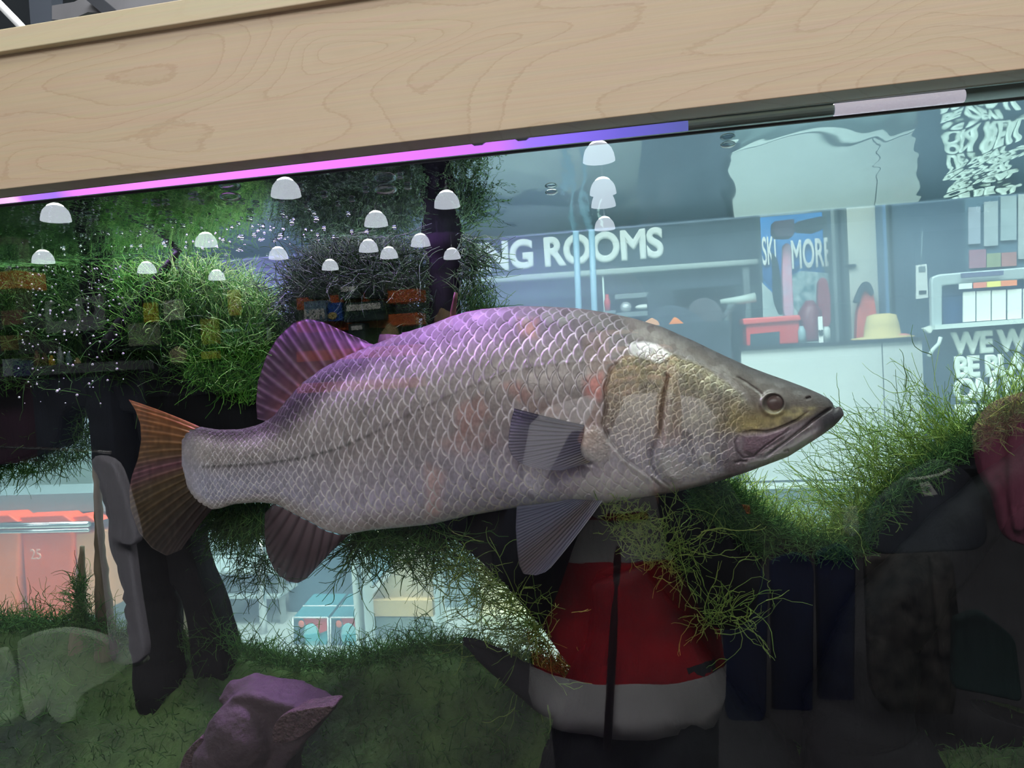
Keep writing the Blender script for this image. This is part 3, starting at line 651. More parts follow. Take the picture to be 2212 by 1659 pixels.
def slab_wood(name, label, pts, y, d, parent=None, m=wood_m, bev=.016, cat='driftwood'):
    q = resample(pts + [pts[0]], max(40, len(pts) * 7))[:-1]
    q = q + (vnoise(np.arange(len(q)) * .5, np.full(len(q), y * 50), 5)[:, None] - .5) * 7
    o = MB().prism(q, y, d).build(name, m, parent, bevel=bev, seg=3)
    if parent is None: tag(o, label, cat)
    return o

root = thing('driftwood', 'huge dark driftwood root filling the lower right of the tank, with a leaf-shaped gap', 'driftwood', tuple(P(1500, 1400, .34)))
slab_wood('root_mass', '', [(925, 1118), (990, 1170), (1050, 1222), (1130, 1300), (1175, 1372), (1215, 1408), (1236, 1445), (1246, 1480), (1290, 1500), (1400, 1560), (1500, 1700), (1700, 1900), (3300, 1900), (3300, 1700), (2400, 1600), (2212, 1578), (2130, 1548), (2080, 1522), (2048, 1497),
    (2120, 1505), (2212, 1533), (2400, 1590), (2700, 1640), (3300, 1600), (3300, 700), (2900, 720), (2500, 780), (2212, 868), (2120, 930), (2000, 1010), (1910, 1085), (1868, 1130), (1855, 1190), (1800, 1188), (1700, 1160), (1620, 1110), (1560, 1062), (1480, 1030), (1300, 1000), (1100, 1000), (980, 1050)], .388, .08, root, bev=.02)
mb = MB(); trunk(mb, [(1004, 1384, 9), (1020, 1392, 14), (1060, 1420, 26), (1110, 1452, 34), (1170, 1490, 42), (1260, 1530, 50)], .33, seed=3)
trunk(mb, [(1001, 1380, 5), (1040, 1392, 8), (1085, 1412, 10)], .32, seed=4)
mb.build('side_branch', wood_m, root, True, disp=(.006, .03))
mb = MB(); trunk(mb, [(1330, 1240, 60), (1380, 1380, 120), (1400, 1540, 215), (1430, 1680, 300), (1450, 1900, 330)], .345, n=36, seed=5, jag=.03)
mb.build('knotted_base', wood_m, root, True, disp=(.02, .06))
mb = MB(); trunk(mb, [(2300, 960, 40), (2160, 1060, 46), (2040, 1180, 60), (1900, 1360, 80), (1850, 1560, 110), (1950, 1900, 200)], .33, n=24, seed=6, jag=.03)
mb.build('root_arm', wood_m, root, True, disp=(.02, .06))
# upright post behind the fish, reaching the surface
post = thing('driftwood', 'tall dark upright driftwood post behind the fish, reaching the water surface', 'driftwood', tuple(P(955, 700, .40)))
mb = MB(); trunk(mb, [(948, 380, 57), (948, 440, 56), (955, 500, 48), (958, 560, 42), (957, 640, 37), (958, 720, 38), (960, 900, 46), (965, 1150, 70)], .425, n=24, jag=.10, seed=8)
mb.build('stem', wood_m, post, True, disp=(.008, .03))
mb = MB(); trunk(mb, [(985, 632, 4), (978, 680, 7), (980, 730, 9)], .335, seed=9); mb.build('reddish_snag', C('snag_red', 88, 48, 46, rough=.7, var=.3, vscale=40), post, True)
post2 = thing('driftwood', 'dark upright driftwood column near the left edge with a slanting branch', 'driftwood', tuple(P(215, 700, .38)))
mb = MB(); trunk(mb, [(204, 420, 34), (206, 560, 34), (214, 680, 38), (226, 800, 46), (250, 930, 60), (290, 1100, 62), (330, 1300, 60), (350, 1500, 60), (360, 2000, 70)], .40, n=20, jag=.14, seed=10)
mb.build('stem', wood_m, post2, True, disp=(.008, .03))
mb = MB(); trunk(mb, [(396, 532, 4), (375, 556, 8), (340, 600, 11), (300, 650, 14), (262, 700, 17), (238, 740, 20)], .36, n=14, seed=11)
mb.build('slanting_branch', C('branch_violet', 54, 50, 62, rough=.7, var=.4, vscale=40, bump=.5), post2, True, disp=(.004, .02))
slab_wood('driftwood', 'dark flat driftwood ledge behind the tail fin of the fish', [(-260, 770), (60, 790), (180, 786), (260, 770), (420, 800), (520, 835), (600, 880), (640, 960), (560, 975), (470, 960), (420, 935), (330, 900), (200, 884), (130, 886), (122, 965), (0, 1006), (-260, 1060)], .38, .06)
slab_wood('driftwood', 'dark forked driftwood leg under the tail fin, with an arched opening', [(196, 890), (300, 850), (400, 900), (430, 1080), (402, 1180), (425, 1240), (452, 1310), (482, 1400), (500, 1700), (440, 1700), (402, 1345), (384, 1285), (366, 1256), (352, 1300), (350, 1700), (300, 1700), (300, 1330), (285, 1200), (262, 1100), (236, 1010)], .40, .06)
mb = MB(); trunk(mb, [(205, 985, 6), (212, 1080, 9), (216, 1200, 14), (226, 1320, 20), (232, 1420, 30)], .43, seed=12); trunk(mb, [(178, 1180, 5), (176, 1260, 10), (172, 1340, 18), (170, 1420, 26)], .43, seed=13)
tag(mb.build('driftwood', wood2_m, None, True, disp=(.006, .02)), 'pale stripped driftwood stakes standing beside the orange tubs', 'driftwood')
tag(slab_wood('driftwood', '', [(362, 1262), (372, 1290), (392, 1345), (410, 1400), (352, 1410), (350, 1330)], .455, .02, m=wood2_m, bev=.004), 'small pale wood chip inside the arched opening under the tail', 'driftwood')

# brown stone in the foreground
mb = MB(); pts = [(378, 1680), (398, 1628), (440, 1584), (470, 1530), (492, 1490), (520, 1474), (560, 1470), (604, 1486), (640, 1504), (668, 1516), (700, 1526), (728, 1528), (700, 1560), (660, 1600), (610, 1660), (600, 1720), (380, 1720)]
def organic(mb, name, m, parent, vox=.004, amp=.012, sc_=.05, it=8):
    o = mb.build(name, m, parent, True)
    r_ = o.modifiers.new('remesh', 'REMESH'); r_.mode = 'VOXEL'; r_.voxel_size = vox; r_.use_smooth_shade = True
    k_ = o.modifiers.new('smooth', 'SMOOTH'); k_.iterations = it; k_.factor = .6
    tx = bpy.data.textures.new(name, 'CLOUDS'); tx.noise_scale = sc_; tx.noise_depth = 4
    d_ = o.modifiers.new('relief', 'DISPLACE'); d_.texture = tx; d_.strength = amp; d_.texture_coords = 'GLOBAL'; return o
mb = MB().prism(resample([(378, 1690), (398, 1628), (440, 1584), (470, 1530), (500, 1500), (560, 1502), (640, 1530), (680, 1545), (700, 1560), (660, 1600), (610, 1660), (600, 1760), (380, 1760)] + [(378, 1690)], 60)[:-1], .13, .06)
mb.tube([P(482, 1520, .16), P(505, 1486, .17), P(550, 1474, .18), P(600, 1490, .18), P(622, 1506, .17)], [.008, .011, .012, .011, .007], 12)
mb.tube([P(628, 1520, .19), P(648, 1512, .19), P(676, 1524, .18)], [.006, .009, .005], 12)
mb.ell(P(520, 1600, .135), (.045, .03, .05), 20, 12); mb.ell(P(470, 1640, .13), (.03, .025, .03), 20, 12)
rock = organic(mb, 'rock', C('brown_stone', 70, 60, 62, rough=.7, var=.25, vscale=12, bump=.5, bscale=60), None, .0035, .012, .04, 6)
tag(rock, 'bare purplish brown stone with pitted ends lying in the weed at the bottom', 'rock')
pit = C('pitted_stone', 96, 80, 78, rough=.4, bump=1.0, bscale=260, var=.35, vscale=120)
for pts in ([(590, 1605), (584, 1590), (596, 1555), (618, 1540), (650, 1534), (700, 1526), (728, 1524), (700, 1552), (660, 1586), (625, 1606)], [(378, 1680), (398, 1626), (436, 1588), (438, 1690)]):
    MB().prism(resample(pts + [pts[0]], 30)[:-1], .122, .03).build('pitted_end', pit, rock, bevel=.010, seg=3)

# --- weed bed
def contour(px): return np.interp(px, [-600, 0, 100, 200, 300, 380, 480, 560, 700, 800, 900, 1000, 1100, 1240, 1400, 1600, 3000], [1330, 1345, 1352, 1350, 1392, 1398, 1392, 1420, 1440, 1425, 1398, 1402, 1424, 1450, 1480, 1500, 1500])
def bed():
    n, m = 420, 130; px = np.linspace(-420, 2700, n); yy = np.linspace(.47, .02, m)
    PX = np.repeat(px[:, None], m, 1); YY = np.repeat(yy[None], n, 0)
    top = P(px, contour(px), np.full(n, .45))
    Xw = np.repeat(top[:, :1], m, 1); Z = np.repeat(top[:, 2:], m, 1)
    f = (.47 - YY) / .45
    Z = Z - .34 * f ** 1.15 + .05 * (vnoise(Xw * 7 + 50, YY * 9, 81) - .5) * (.3 + f) + .015 * (vnoise(Xw * 34 + 50, YY * 34, 82) - .5) + .006 * (vnoise(Xw * 120 + 50, YY * 120, 83) - .5)
    V = np.stack([Xw, YY, Z], -1).reshape(-1, 3); idx = np.arange(n * m).reshape(n, m)
    return V, np.stack([idx[:-1, :-1], idx[:-1, 1:], idx[1:, 1:], idx[1:, :-1]], -1).reshape(-1, 4)
weed_m = C('weed_bed', 48, 76, 52, rough=.9, var=.55, vscale=7, bump=.5, bscale=120, c2=srgb(86, 116, 62))
bv, bf = bed()
tag(mesh('weed_bed', bv, bf, weed_m, None, True), 'mounded green weed covering the bottom of the tank', 'weed bed', kind='stuff')

# --- thread weed: each tuft is one tangle of fine strands
def strand_mat(name, c, c2):
    m, N, L, out = nodes(name); b = N.new('ShaderNodeBsdfPrincipled'); b.inputs['Roughness'].default_value = .7; b.inputs['Specular IOR Level'].default_value = .2
    a = N.new('ShaderNodeAttribute'); a.attribute_name = 'lot'; mx = N.new('ShaderNodeMix'); mx.data_type = 'RGBA'
    mx.inputs[6].default_value = c; mx.inputs[7].default_value = c2; L.new(a.outputs['Fac'], mx.inputs[0]); L.new(mx.outputs[2], b.inputs['Base Color'])
    t = N.new('ShaderNodeBsdfTranslucent'); L.new(mx.outputs[2], t.inputs[0]); ms = N.new('ShaderNodeMixShader'); ms.inputs[0].default_value = .35
    L.new(b.outputs[0], ms.inputs[1]); L.new(t.outputs[0], ms.inputs[2]); L.new(ms.outputs[0], out.inputs[0]); return m
green1 = strand_mat('weed_green', srgb(44, 88, 50), srgb(96, 142, 72))
green2 = strand_mat('weed_dark', srgb(34, 66, 46), srgb(78, 118, 66))
green3 = strand_mat('weed_painted_lit', srgb(64, 150, 60), srgb(150, 220, 100))  # lighter green with the tank light painted into the colour
green4 = strand_mat('weed_olive', srgb(104, 146, 74), srgb(178, 204, 112))
def weed(name, label, roots, dirs, length, m, rad=.0007, segs=8, curl=.5, drop=0, seed=1, twigs=0, group=None, parent=None):
    """roots (n,3), dirs (n,3) or one vector; a curved tapering three-sided strand from every root"""
    r = np.random.default_rng(seed); n = len(roots)
    if twigs:                                   # side shoots start part way along the first strands
        pass
    d = np.broadcast_to(np.asarray(dirs, float), (n, 3)) + r.normal(0, .45, (n, 3)) * curl
    d /= np.linalg.norm(d, axis=1, keepdims=True)
    Ln = length * (.45 + .9 * r.random(n))[:, None] / segs; bend = r.normal(0, 1, (n, 3)) * curl * .62
    p = roots.copy(); path = [p.copy()]
    for k in range(segs):
        d = d + bend / segs * 2.2 + r.normal(0, .24, (n, 3)) * curl + np.array([0, 0, -drop / segs])
        d /= np.linalg.norm(d, axis=1, keepdims=True); p = p + d * Ln; path.append(p.copy())
    path = np.stack(path, 1)                     # n, segs+1, 3
    if twigs:
        k = r.integers(1, segs - 1, n * twigs); i = np.repeat(np.arange(n), twigs); q = path[i, k]; dd = path[i, k + 1] - path[i, k]
        dd = dd / (np.linalg.norm(dd, axis=1, keepdims=True) + 1e-9) + r.normal(0, .6, dd.shape); dd /= np.linalg.norm(dd, axis=1, keepdims=True)
        tp = [q.copy()]; L2 = Ln[i] * segs * .35 / segs
        for _ in range(segs): dd = dd + r.normal(0, .24, dd.shape); dd /= np.linalg.norm(dd, axis=1, keepdims=True); q = q + dd * L2; tp.append(q.copy())
        path = np.concatenate([path, np.stack(tp, 1)]); n = len(path)
    # keep inside the water
    path[..., 2] = np.minimum(path[..., 2], zw(path[..., 0]) - .003); path[..., 1] = np.clip(path[..., 1], .02, YB - .008)
    t = np.gradient(path, axis=1); t /= np.linalg.norm(t, axis=2, keepdims=True) + 1e-9
    u = np.cross(t, np.array([.3, .9, .1])); u /= np.linalg.norm(u, axis=2, keepdims=True) + 1e-9; v = np.cross(t, u)
    rr_ = rad * (.7 + .6 * r.random((n, 1))) * np.linspace(1, .45, segs + 1)[None]
    V = np.stack([path + rr_[..., None] * (math.cos(a) * u + math.sin(a) * v) for a in (0, 2.094, 4.189)], 2)   # n, segs+1, 3, 3
    idx = np.arange(n * (segs + 1) * 3).reshape(n, segs + 1, 3); Fs = []
    for k in range(3): Fs.append(np.stack([idx[:, :-1, k], idx[:, :-1, (k + 1) % 3], idx[:, 1:, (k + 1) % 3], idx[:, 1:, k]], -1).reshape(-1, 4))
    lot = np.repeat(r.random(n), (segs + 1) * 3)
    o = mesh(name, V.reshape(-1, 3), np.vstack(Fs), m, parent, True, {'lot': ('FLOAT', lot)})
    if parent is None: tag(o, label, 'water weed', group, 'stuff')
    return o
def along(pts, n, y, jit=6, dy=.03, seed=1):
    """n roots scattered along a picture polyline at depth y"""
    r = np.random.default_rng(seed); q = resample(pts, 400); k = r.integers(0, 400, n)
    return P(q[k, 0] + r.normal(0, jit, n), q[k, 1] + r.normal(0, jit, n), y + (r.random(n) - .5) * dy * 2)
def over(poly, n, y0, y1, seed=1):
    """n roots scattered over a picture polygon between two depths"""
    r = np.random.default_rng(seed); a = np.array(poly, float); out = np.zeros((0, 2))
    while len(out) < n:
        q = a.min(0) + r.random((n, 2)) * (a.max(0) - a.min(0)); out = np.vstack([out, q[inside(q[:, 0], q[:, 1], poly)]])
    out = out[:n]; return P(out[:, 0], out[:, 1], y0 + r.random(n) * (y1 - y0))
UP = (0, 0, 1)
# the weedy backdrop of the left half: a bank of growth on a hidden log
def bank(name, label, poly, y, d, m, amp=.02, seed=1):
    q = resample(poly + [poly[0]], 90)[:-1]; o = MB().prism(q, y, d).build(name, m, None, bevel=.01, seg=2)
    return tag(o, label, 'weed bank', kind='stuff')
bank_m = C('weed_bank', 44, 74, 50, rough=.95, var=.6, vscale=9, bump=.8, bscale=70, c2=srgb(74, 112, 66))
bank('weed_bank', 'thick bank of green weed behind the left half of the tank', [(-400, 560), (0, 575), (120, 560), (240, 590), (400, 640), (480, 668), (540, 700), (600, 690), (650, 660), (700, 640), (800, 640), (900, 650), (905, 1000), (620, 960), (420, 900), (0, 900), (-400, 900)], .445, .025, bank_m)
weed('water_weed', 'long green weed waving behind the left half of the tank', over([(-250, 560), (160, 560), (420, 600), (620, 700), (620, 860), (-250, 860)], 5200, .36, .45, 2), (.1, -.15, .8), .075, green1, .0008, curl=.9, seed=2)
weed('water_weed', 'bright lime green weed, painted as lit, left of the dorsal fin', over([(420, 760), (520, 720), (570, 720), (570, 800), (545, 880), (480, 860), (400, 820)], 1500, .33, .40, 3), (.3, -.1, .7), .05, green3, .0008, curl=.9, seed=3)
weed('water_weed', 'bright green weed bank under the ripples left of centre', over([(250, 600), (420, 580), (560, 620), (600, 700), (420, 760), (260, 740)], 2600, .34, .42, 4), (.2, 0, .8), .05, green3, .0008, curl=.9, seed=4)
weed('water_weed', 'dark weedy crest standing up left of the upright post', over([(640, 600), (720, 560), (800, 540), (880, 560), (900, 650), (760, 690), (640, 690)], 2600, .36, .43, 5), (-.25, 0, .9), .06, green2, .0009, curl=.7, seed=5, segs=8)
weed('water_weed', 'loose dark strands arching up left of the upright post', along([(620, 700), (700, 640), (820, 640), (890, 620)], 260, .36, 14, .03, 6), (-.3, 0, 1), .12, green2, .0008, curl=.8, drop=.8, seed=6, twigs=1)
weed('water_weed', 'fringe of dark weed hanging right of the upright post', along([(1002, 505), (1000, 540), (996, 600)], 150, .40, 6, .03, 7), (.9, 0, -.3), .07, green2, .0008, curl=.8, drop=.6, seed=7, twigs=1)
weed('water_weed', 'fringe of weed along the left side of the upright post', along([(912, 530), (922, 600), (925, 700)], 260, .37, 6, .03, 8), (-.8, 0, .1), .06, green2, .0008, curl=.8, drop=.4, seed=8)
weed('water_weed', 'small green tuft where the upright post meets the back of the fish', along([(1000, 640), (1010, 690), (1060, 690)], 230, .40, 10, .03, 9), (.5, 0, .8), .05, green1, .0008, curl=.7, seed=9)
weed('water_weed', 'green weed hanging between the tail fin and the anal fin', along([(470, 1100), (520, 1095), (580, 1095)], 900, .40, 12, .03, 10), (.0, 0, -1), .07, green1, .0008, curl=.6, drop=-.2, seed=10, twigs=1)
weed('water_weed', 'tangle of weed hanging under the belly of the fish', along([(760, 1150), (830, 1140), (930, 1130), (960, 1150)], 560, .40, 10, .04, 11), (.05, 0, -1), .10, green1, .0009, curl=.9, drop=-.9, seed=11, twigs=1)
weed('water_weed', 'fine dark twigs of weed left of the belly tangle, below the anal fin', along([(500, 1180), (560, 1220), (600, 1200)], 90, .42, 10, .03, 12), (-.1, 0, -1), .08, green2, .0007, curl=1.0, seed=12, twigs=2)
weed('water_weed', 'arching strands of weed springing off the big dark root', along([(1000, 1180), (1080, 1255), (1150, 1330), (1190, 1400)], 210, .40, 6, .03, 13), (-.8, -.1, -.2), .13, green4, .0008, curl=1.0, drop=-.5, seed=13, twigs=2)
weed('water_weed', 'feathery olive weed growing out to the left of the right hand root', along([(1560, 1070), (1640, 1120), (1720, 1160), (1800, 1180), (1850, 1150), (1870, 1100)], 800, .41, 8, .04, 14), (.1, -.05, .9), .055, green4, .0008, curl=.8, seed=14, twigs=1)
weed('water_weed', 'long feathery weed reaching up beside the mouth of the fish', along([(1850, 1180), (1870, 1120), (1930, 1070), (2010, 1010), (2100, 950)], 300, .41, 9, .04, 15), (-.75, -.05, .75), .125, green4, .00065, curl=.5, drop=-.1, seed=15, segs=9, twigs=2)
weed('water_weed', 'weed standing up in front of the black lettered banner', along([(1980, 1020), (2080, 965), (2180, 900), (2260, 860)], 250, .40, 10, .04, 16), (-.25, -.05, 1), .075, green4, .0007, curl=.6, seed=16, segs=8, twigs=1)
weed('water_weed', 'dark green moss growing on the root below the throat of the fish', over([(1490, 1045), (1560, 1055), (1640, 1110), (1700, 1160), (1640, 1200), (1560, 1140), (1500, 1100)], 2600, .33, .37, 17), (.35, -.3, .5), .03, green1, .0008, curl=.9, seed=17)
weed('water_weed', 'moss along the top edge of the right hand root', along([(1700, 1170), (1800, 1195), (1860, 1190), (1900, 1110), (2000, 1030), (2100, 960), (2220, 890)], 2200, .36, 9, .03, 18), (-.3, -.3, .7), .028, green1, .0008, curl=.9, seed=18)
weed('water_weed', 'straggling weed sprays over the middle of the big root', np.vstack([along([(1440, 1160), (1500, 1180)], 34, .28, 22, .02, 19), along([(1500, 1320), (1560, 1340), (1620, 1330)], 44, .28, 12, .02, 20)]), (.4, -.2, .3), .075, green4, .0007, curl=1.1, seed=19, twigs=2)
weed('water_weed', 'bushy weed in the light behind the jacket reflection', over([(1290, 1090), (1350, 1080), (1400, 1110), (1460, 1190), (1480, 1240), (1400, 1220), (1330, 1160)], 240, .27, .30, 21), (.1, -.2, .2), .035, green4, .0007, curl=1.1, seed=21, twigs=1)
# fringe of the bed
cx = np.linspace(-150, 1260, 60)
weed('water_weed', 'soft green fringe along the crest of the weed bed', along(np.stack([cx, contour(cx) + 4], 1), 3600, .43, 7, .03, 22), (.05, -.1, 1), .036, green1, .0008, curl=.9, seed=22)
weed('water_weed', 'taller wiry shoots rising from the crest of the weed bed', along(np.stack([cx, contour(cx) + 4], 1), 420, .42, 8, .03, 23), (0, 0, 1), .075, green1, .0007, curl=1.0, seed=23, twigs=2)
rb = np.random.default_rng(24); k = rb.integers(0, len(bv), 15000); k = k[(bv[k][:, 0] > -1.3) & (bv[k][:, 0] < .6)]
weed('water_weed', 'short soft weed carpeting the mounds of the tank floor', bv[k] + rb.normal(0, .004, (len(k), 3)), (.1, -.35, .7), .022, green1, .0008, segs=4, curl=.9, seed=24)
weed('water_weed', 'weed clinging to the pale stakes at the left', along([(170, 1250), (176, 1330), (220, 1400)], 420, .41, 10, .03, 25), (-.4, -.1, .4), .035, green1, .0007, curl=.9, seed=25)
weed('water_weed', 'weed on top of the dark ledge at the far left', over([(-60, 900), (130, 885), (200, 880), (200, 980), (120, 1010), (0, 1030), (-60, 1040)], 1500, .40, .45, 26), (0, -.1, -.6), .04, green1, .0008, curl=.9, seed=26)

# ================================================================ THE SHOP SEEN THROUGH THE TANK
def text(body, px, py, y, hpx, m, parent, wide=1.0, bold=.0, ext=.004, mir=False, sp=1.0, name='lettering'):
    """lettering whose lower left corner stands at (px, py) at depth y, hpx picture pixels tall"""
    cu = bpy.data.curves.new(name, 'FONT'); cu.body = body; cu.extrude = ext; cu.bevel_depth = bold * .8; cu.bevel_resolution = 1; cu.space_character = sp
    cu.size = hpx * (y + .7) / F / .70; cu.materials.append(m)
    o = bpy.data.objects.new(name, cu); p = (M if mir else P)(px, py, y)
    o.rotation_euler = (math.pi / 2, 0, math.pi if mir else 0); o.scale = (wide, 1, 1)
    COL.objects.link(o); bpy.context.view_layer.update(); me = bpy.data.meshes.new_from_object(o.evaluated_get(bpy.context.evaluated_depsgraph_get()))
    q = bpy.data.objects.new(name, me); q.rotation_euler = o.rotation_euler; q.scale = o.scale; bpy.data.objects.remove(o)
    link(q, parent); q.location = Vector(p) - Vector(parent.location); return q
def at(px, py, y): return tuple(P(px, py, y))
off_white = C('off_white', 236, 240, 234, rough=.6); slate = C('slate_panel', 44, 58, 72, rough=.7, var=.1, vscale=2)
grey_panel = C('grey_panel', 208, 214, 208, rough=.5, var=.04, vscale=2); mid_grey = C('mid_grey', 120, 132, 134, rough=.6); black_p = C('black_panel', 22, 28, 36, rough=.6)
red_p = C('red_plastic', 205, 62, 58, rough=.35); orange_m = C('orange_cloth', 240, 130, 40, rough=.8); orange_p = C('orange_plastic', 255, 96, 22, rough=.45, var=.06, vscale=3)
teal_card = C('teal_card', 60, 165, 170, rough=.5); red_card = C('red_card', 215, 70, 66, rough=.5); sky_card = C('sky_card', 150, 215, 215, rough=.5); tan_m = C('plywood', 214, 184, 130, rough=.6, var=.1, vscale=3)
blue_dark = C('blue_dark', 40, 72, 118, rough=.7); chrome = C('chrome', 225, 228, 228, rough=.18, metal=.9); brown_m = C('brown_board', 92, 88, 90, rough=.8); straw = C('straw', 226, 204, 140, rough=.9, bump=.7, bscale=90)

# fitting room front with its sign
fr = thing('fitting_room_front', 'grey fitting room front with a dark sign reading ROOMS across its top', 'fitting room', at(1320, 900, 7.2)[:2] + (0,))
MB().pbox(560, 480, 1642, 612, 7.1, .12).build('sign_board', slate, fr)
text('ING ROOMS', 1030, 586, 7.09, 58, off_white, fr, wide=.88, bold=.024, ext=.02, sp=1.0)
MB().prism([(760, 618), (1640, 558), (1640, 571), (760, 632)], 6.95, .2).build('rail', C('rail_grey', 170, 182, 176, rough=.5), fr, bevel=.02)
MB().pbox(1604, 574, 1645, 1140, 7.0, .15).build('jamb', mid_grey, fr)
MB().pbox(1400, 575, 1604, 1000, 7.5, .08).build('curtain', brown_m, fr)
MB().pbox(700, 620, 1300, 1000, 7.5, .08).build('curtain', C('curtain_grey', 108, 112, 120, rough=.9, var=.1), fr)
MB().pbox(1300, 596, 1326, 1000, 7.0, .1).build('door_frame', C('door_pale', 210, 226, 216, rough=.5), fr)
sh = thing('display_shelf', 'small white shelf unit seen in the doorway beside the fitting rooms', 'shelf', at(1365, 900, 7.3)[:2] + (0,))
MB().pbox(1328, 588, 1402, 632, 7.4, .05).build('header_panel', C('header_pale', 196, 214, 206, rough=.6), sh)
MB().pbox(1328, 632, 1402, 900, 7.45, .05).build('back_panel', C('unit_dark', 40, 66, 76, rough=.7), sh)
mb = MB()
for q in (636, 676, 716): mb.pbox(1328, q, 1402, q + 5, 7.0, .4)
mb.build('shelf_board', mid_grey, sh); MB().pbox(1302, 672, 1330, 676, 6.84, .2).build('side_ledge', mid_grey, sh)
for k, (q, r_) in enumerate(((1340, 8), (1352, 8), (1364, 7))):
    c = P(q, 630, 7.15); tag(MB().ell(c, (.045, .045, .035), 14, 8).build('fruit_lure', orange_m, None, True), '%s small orange float on the top shelf by the doorway' % ('left', 'middle', 'right')[k], 'float')
tag(MB().ell(P(1352, 664, 7.05), (.06, .05, .06), 18, 12).build('reel', C('reel_silver', 200, 205, 205, rough=.3, metal=.4, bump=.8, bscale=30), None, True), 'round silver fishing reel on the shelf by the doorway', 'reel')
tag(MB().ell(P(1390, 663, 7.05), (.085, .05, .028), 18, 10).build('float', off_white, None, True), 'long white float lying beside the round reel', 'float')
tag(MB().lathe(P(1313, 672, 6.9), [(.03, 0), (.034, .1), (.02, .13), (.018, .17)], 14).build('bottle', red_p, None, True), 'small red bottle against the pale door frame', 'bottle')
for q, w_, lb in ((1249, 9, 'left'), (1283, 7, 'right')):
    tag(MB().tube([P(q - 6, 480, 4.5), P(q + 2, 700, 4.5), P(q + 16, 1300, 4.5)], .022, 12).build('display_pole', C('pole_pale', 120, 152, 170, rough=.4), None, True), 'pale upright display pole in front of the fitting rooms, %s one' % lb, 'pole')

# packs, tripods and vests on the aisle side of the counter
def garment(name, label, pts, y, d, m, parent=None, cat='garment', mir=False, bev=.012, folds=.01, group=None):
    q = resample(pts + [pts[0]], 46)[:-1]; o = MB().prism(q, y, d, mir).build(name, m, parent, bevel=bev, seg=3)
    if parent is None: tag(o, label, cat, group)
    return o
dk_pack = C('pack_dark', 44, 52, 62, rough=.8, var=.3, vscale=6); gr_pack = C('pack_grey', 86, 84, 90, rough=.8, var=.2, vscale=5)
garment('backpack', 'dark rounded backpack hanging before the brown curtain', [(1396, 640), (1408, 622), (1432, 616), (1452, 626), (1460, 650), (1452, 690), (1400, 690)], 5.9, .18, dk_pack, cat='backpack')
garment('backpack', 'grey domed pack behind the dark backpack', [(1488, 665), (1500, 648), (1522, 642), (1546, 650), (1562, 672), (1558, 712), (1490, 712)], 6.0, .2, gr_pack, cat='backpack')
garment('vest', 'dark fishing vest on a stand above the back of the fish', [(1410, 680), (1424, 664), (1448, 657), (1490, 668), (1530, 700), (1556, 740), (1560, 800), (1410, 800)], 5.7, .2, C('vest', 66, 74, 86, rough=.9, var=.25, vscale=5), cat='vest')
garment('safety_flag', 'orange cloth flag rising above the back of the fish', [(1440, 708), (1456, 684), (1462, 686), (1484, 704), (1492, 724), (1480, 730), (1460, 716), (1446, 712)], 5.5, .03, orange_m, cat='flag')
garment('safety_flag', 'smaller orange cloth flag left of the bigger one', [(1392, 696), (1408, 686), (1422, 694), (1426, 704), (1410, 704)], 5.55, .03, C('orange_pale', 232, 158, 104, rough=.8), cat='flag')
st = thing('camera_stand', 'grey stand with a crossbar in front of the fitting rooms', 'stand', at(1580, 900, 5.6)[:2] + (0,))
MB().tube([P(1566, 756, 5.7), P(1570, 680, 5.7), P(1584, 650, 5.7)], .03, 10).build('post', mid_grey, st, True)
MB().tube([P(1556, 652, 5.6), P(1600, 648, 5.6), P(1632, 642, 5.6)], [.02, .035, .04], 12).build('crossbar', C('bar_pale', 178, 190, 182, rough=.4), st, True)
MB().prism([(1586, 655), (1612, 652), (1606, 760), (1580, 760)], 5.8, .1).build('bag', dk_pack, st, bevel=.01)
MB().tube([P(1560, 690, 5.6), P(1575, 672, 5.6)], .012, 8).build('handle', gr_pack, st, True)

# poster
po = thing('poster', 'tall blue and white snow poster reading SKI and MORE', 'poster', at(1715, 700, 6.5))
MB().pbox(1642, 470, 1788, 740, 6.6, .03).build('sheet', C('poster_sky', 40, 132, 205, rough=.4, var=.25, vscale=2.2), po)
MB().prism([(1646, 610), (1668, 632), (1690, 640), (1720, 605), (1760, 590), (1790, 600), (1790, 740), (1650, 740)], 6.58, .01).build('snow_slope', C('poster_snow', 214, 240, 240, rough=.4, var=.25, vscale=5, c2=srgb(240, 250, 246)), po)
MB().prism([(1700, 600), (1730, 585), (1788, 590), (1788, 660), (1740, 690), (1705, 650)], 6.57, .01).build('spray', C('poster_spray', 120, 190, 205, rough=.4, var=.5, vscale=14, c2=srgb(225, 245, 245)), po)
MB().prism([(1646, 556), (1700, 540), (1740, 560), (1700, 600), (1672, 625), (1648, 600)], 6.575, .01).build('deep_sky', C('poster_deep', 28, 104, 176, rough=.4, var=.2), po)
text('SKI', 1647, 572, 6.55, 56, off_white, po, wide=.26, bold=.010, ext=.004, sp=1.0)
text('MORE', 1709, 580, 6.55, 56, off_white, po, wide=.36, bold=.012, ext=.004, sp=1.0)
text('WILD', 1722, 678, 6.55, 20, C('poster_script', 225, 240, 190), po, wide=.8, bold=.01, ext=.003) if False else None
garment('hanging_bag', 'dark maroon bag hanging in front of the poster top', [(1671, 478), (1716, 472), (1718, 500), (1712, 512), (1676, 512), (1670, 500)], 5.9, .15, C('maroon_bag', 70, 58, 76, rough=.8), cat='bag')
garment('hanging_bag', 'dark grey bag hanging right of the maroon bag', [(1722, 478), (1776, 466), (1782, 492), (1760, 500), (1724, 498)], 6.0, .15, dk_pack, cat='bag')
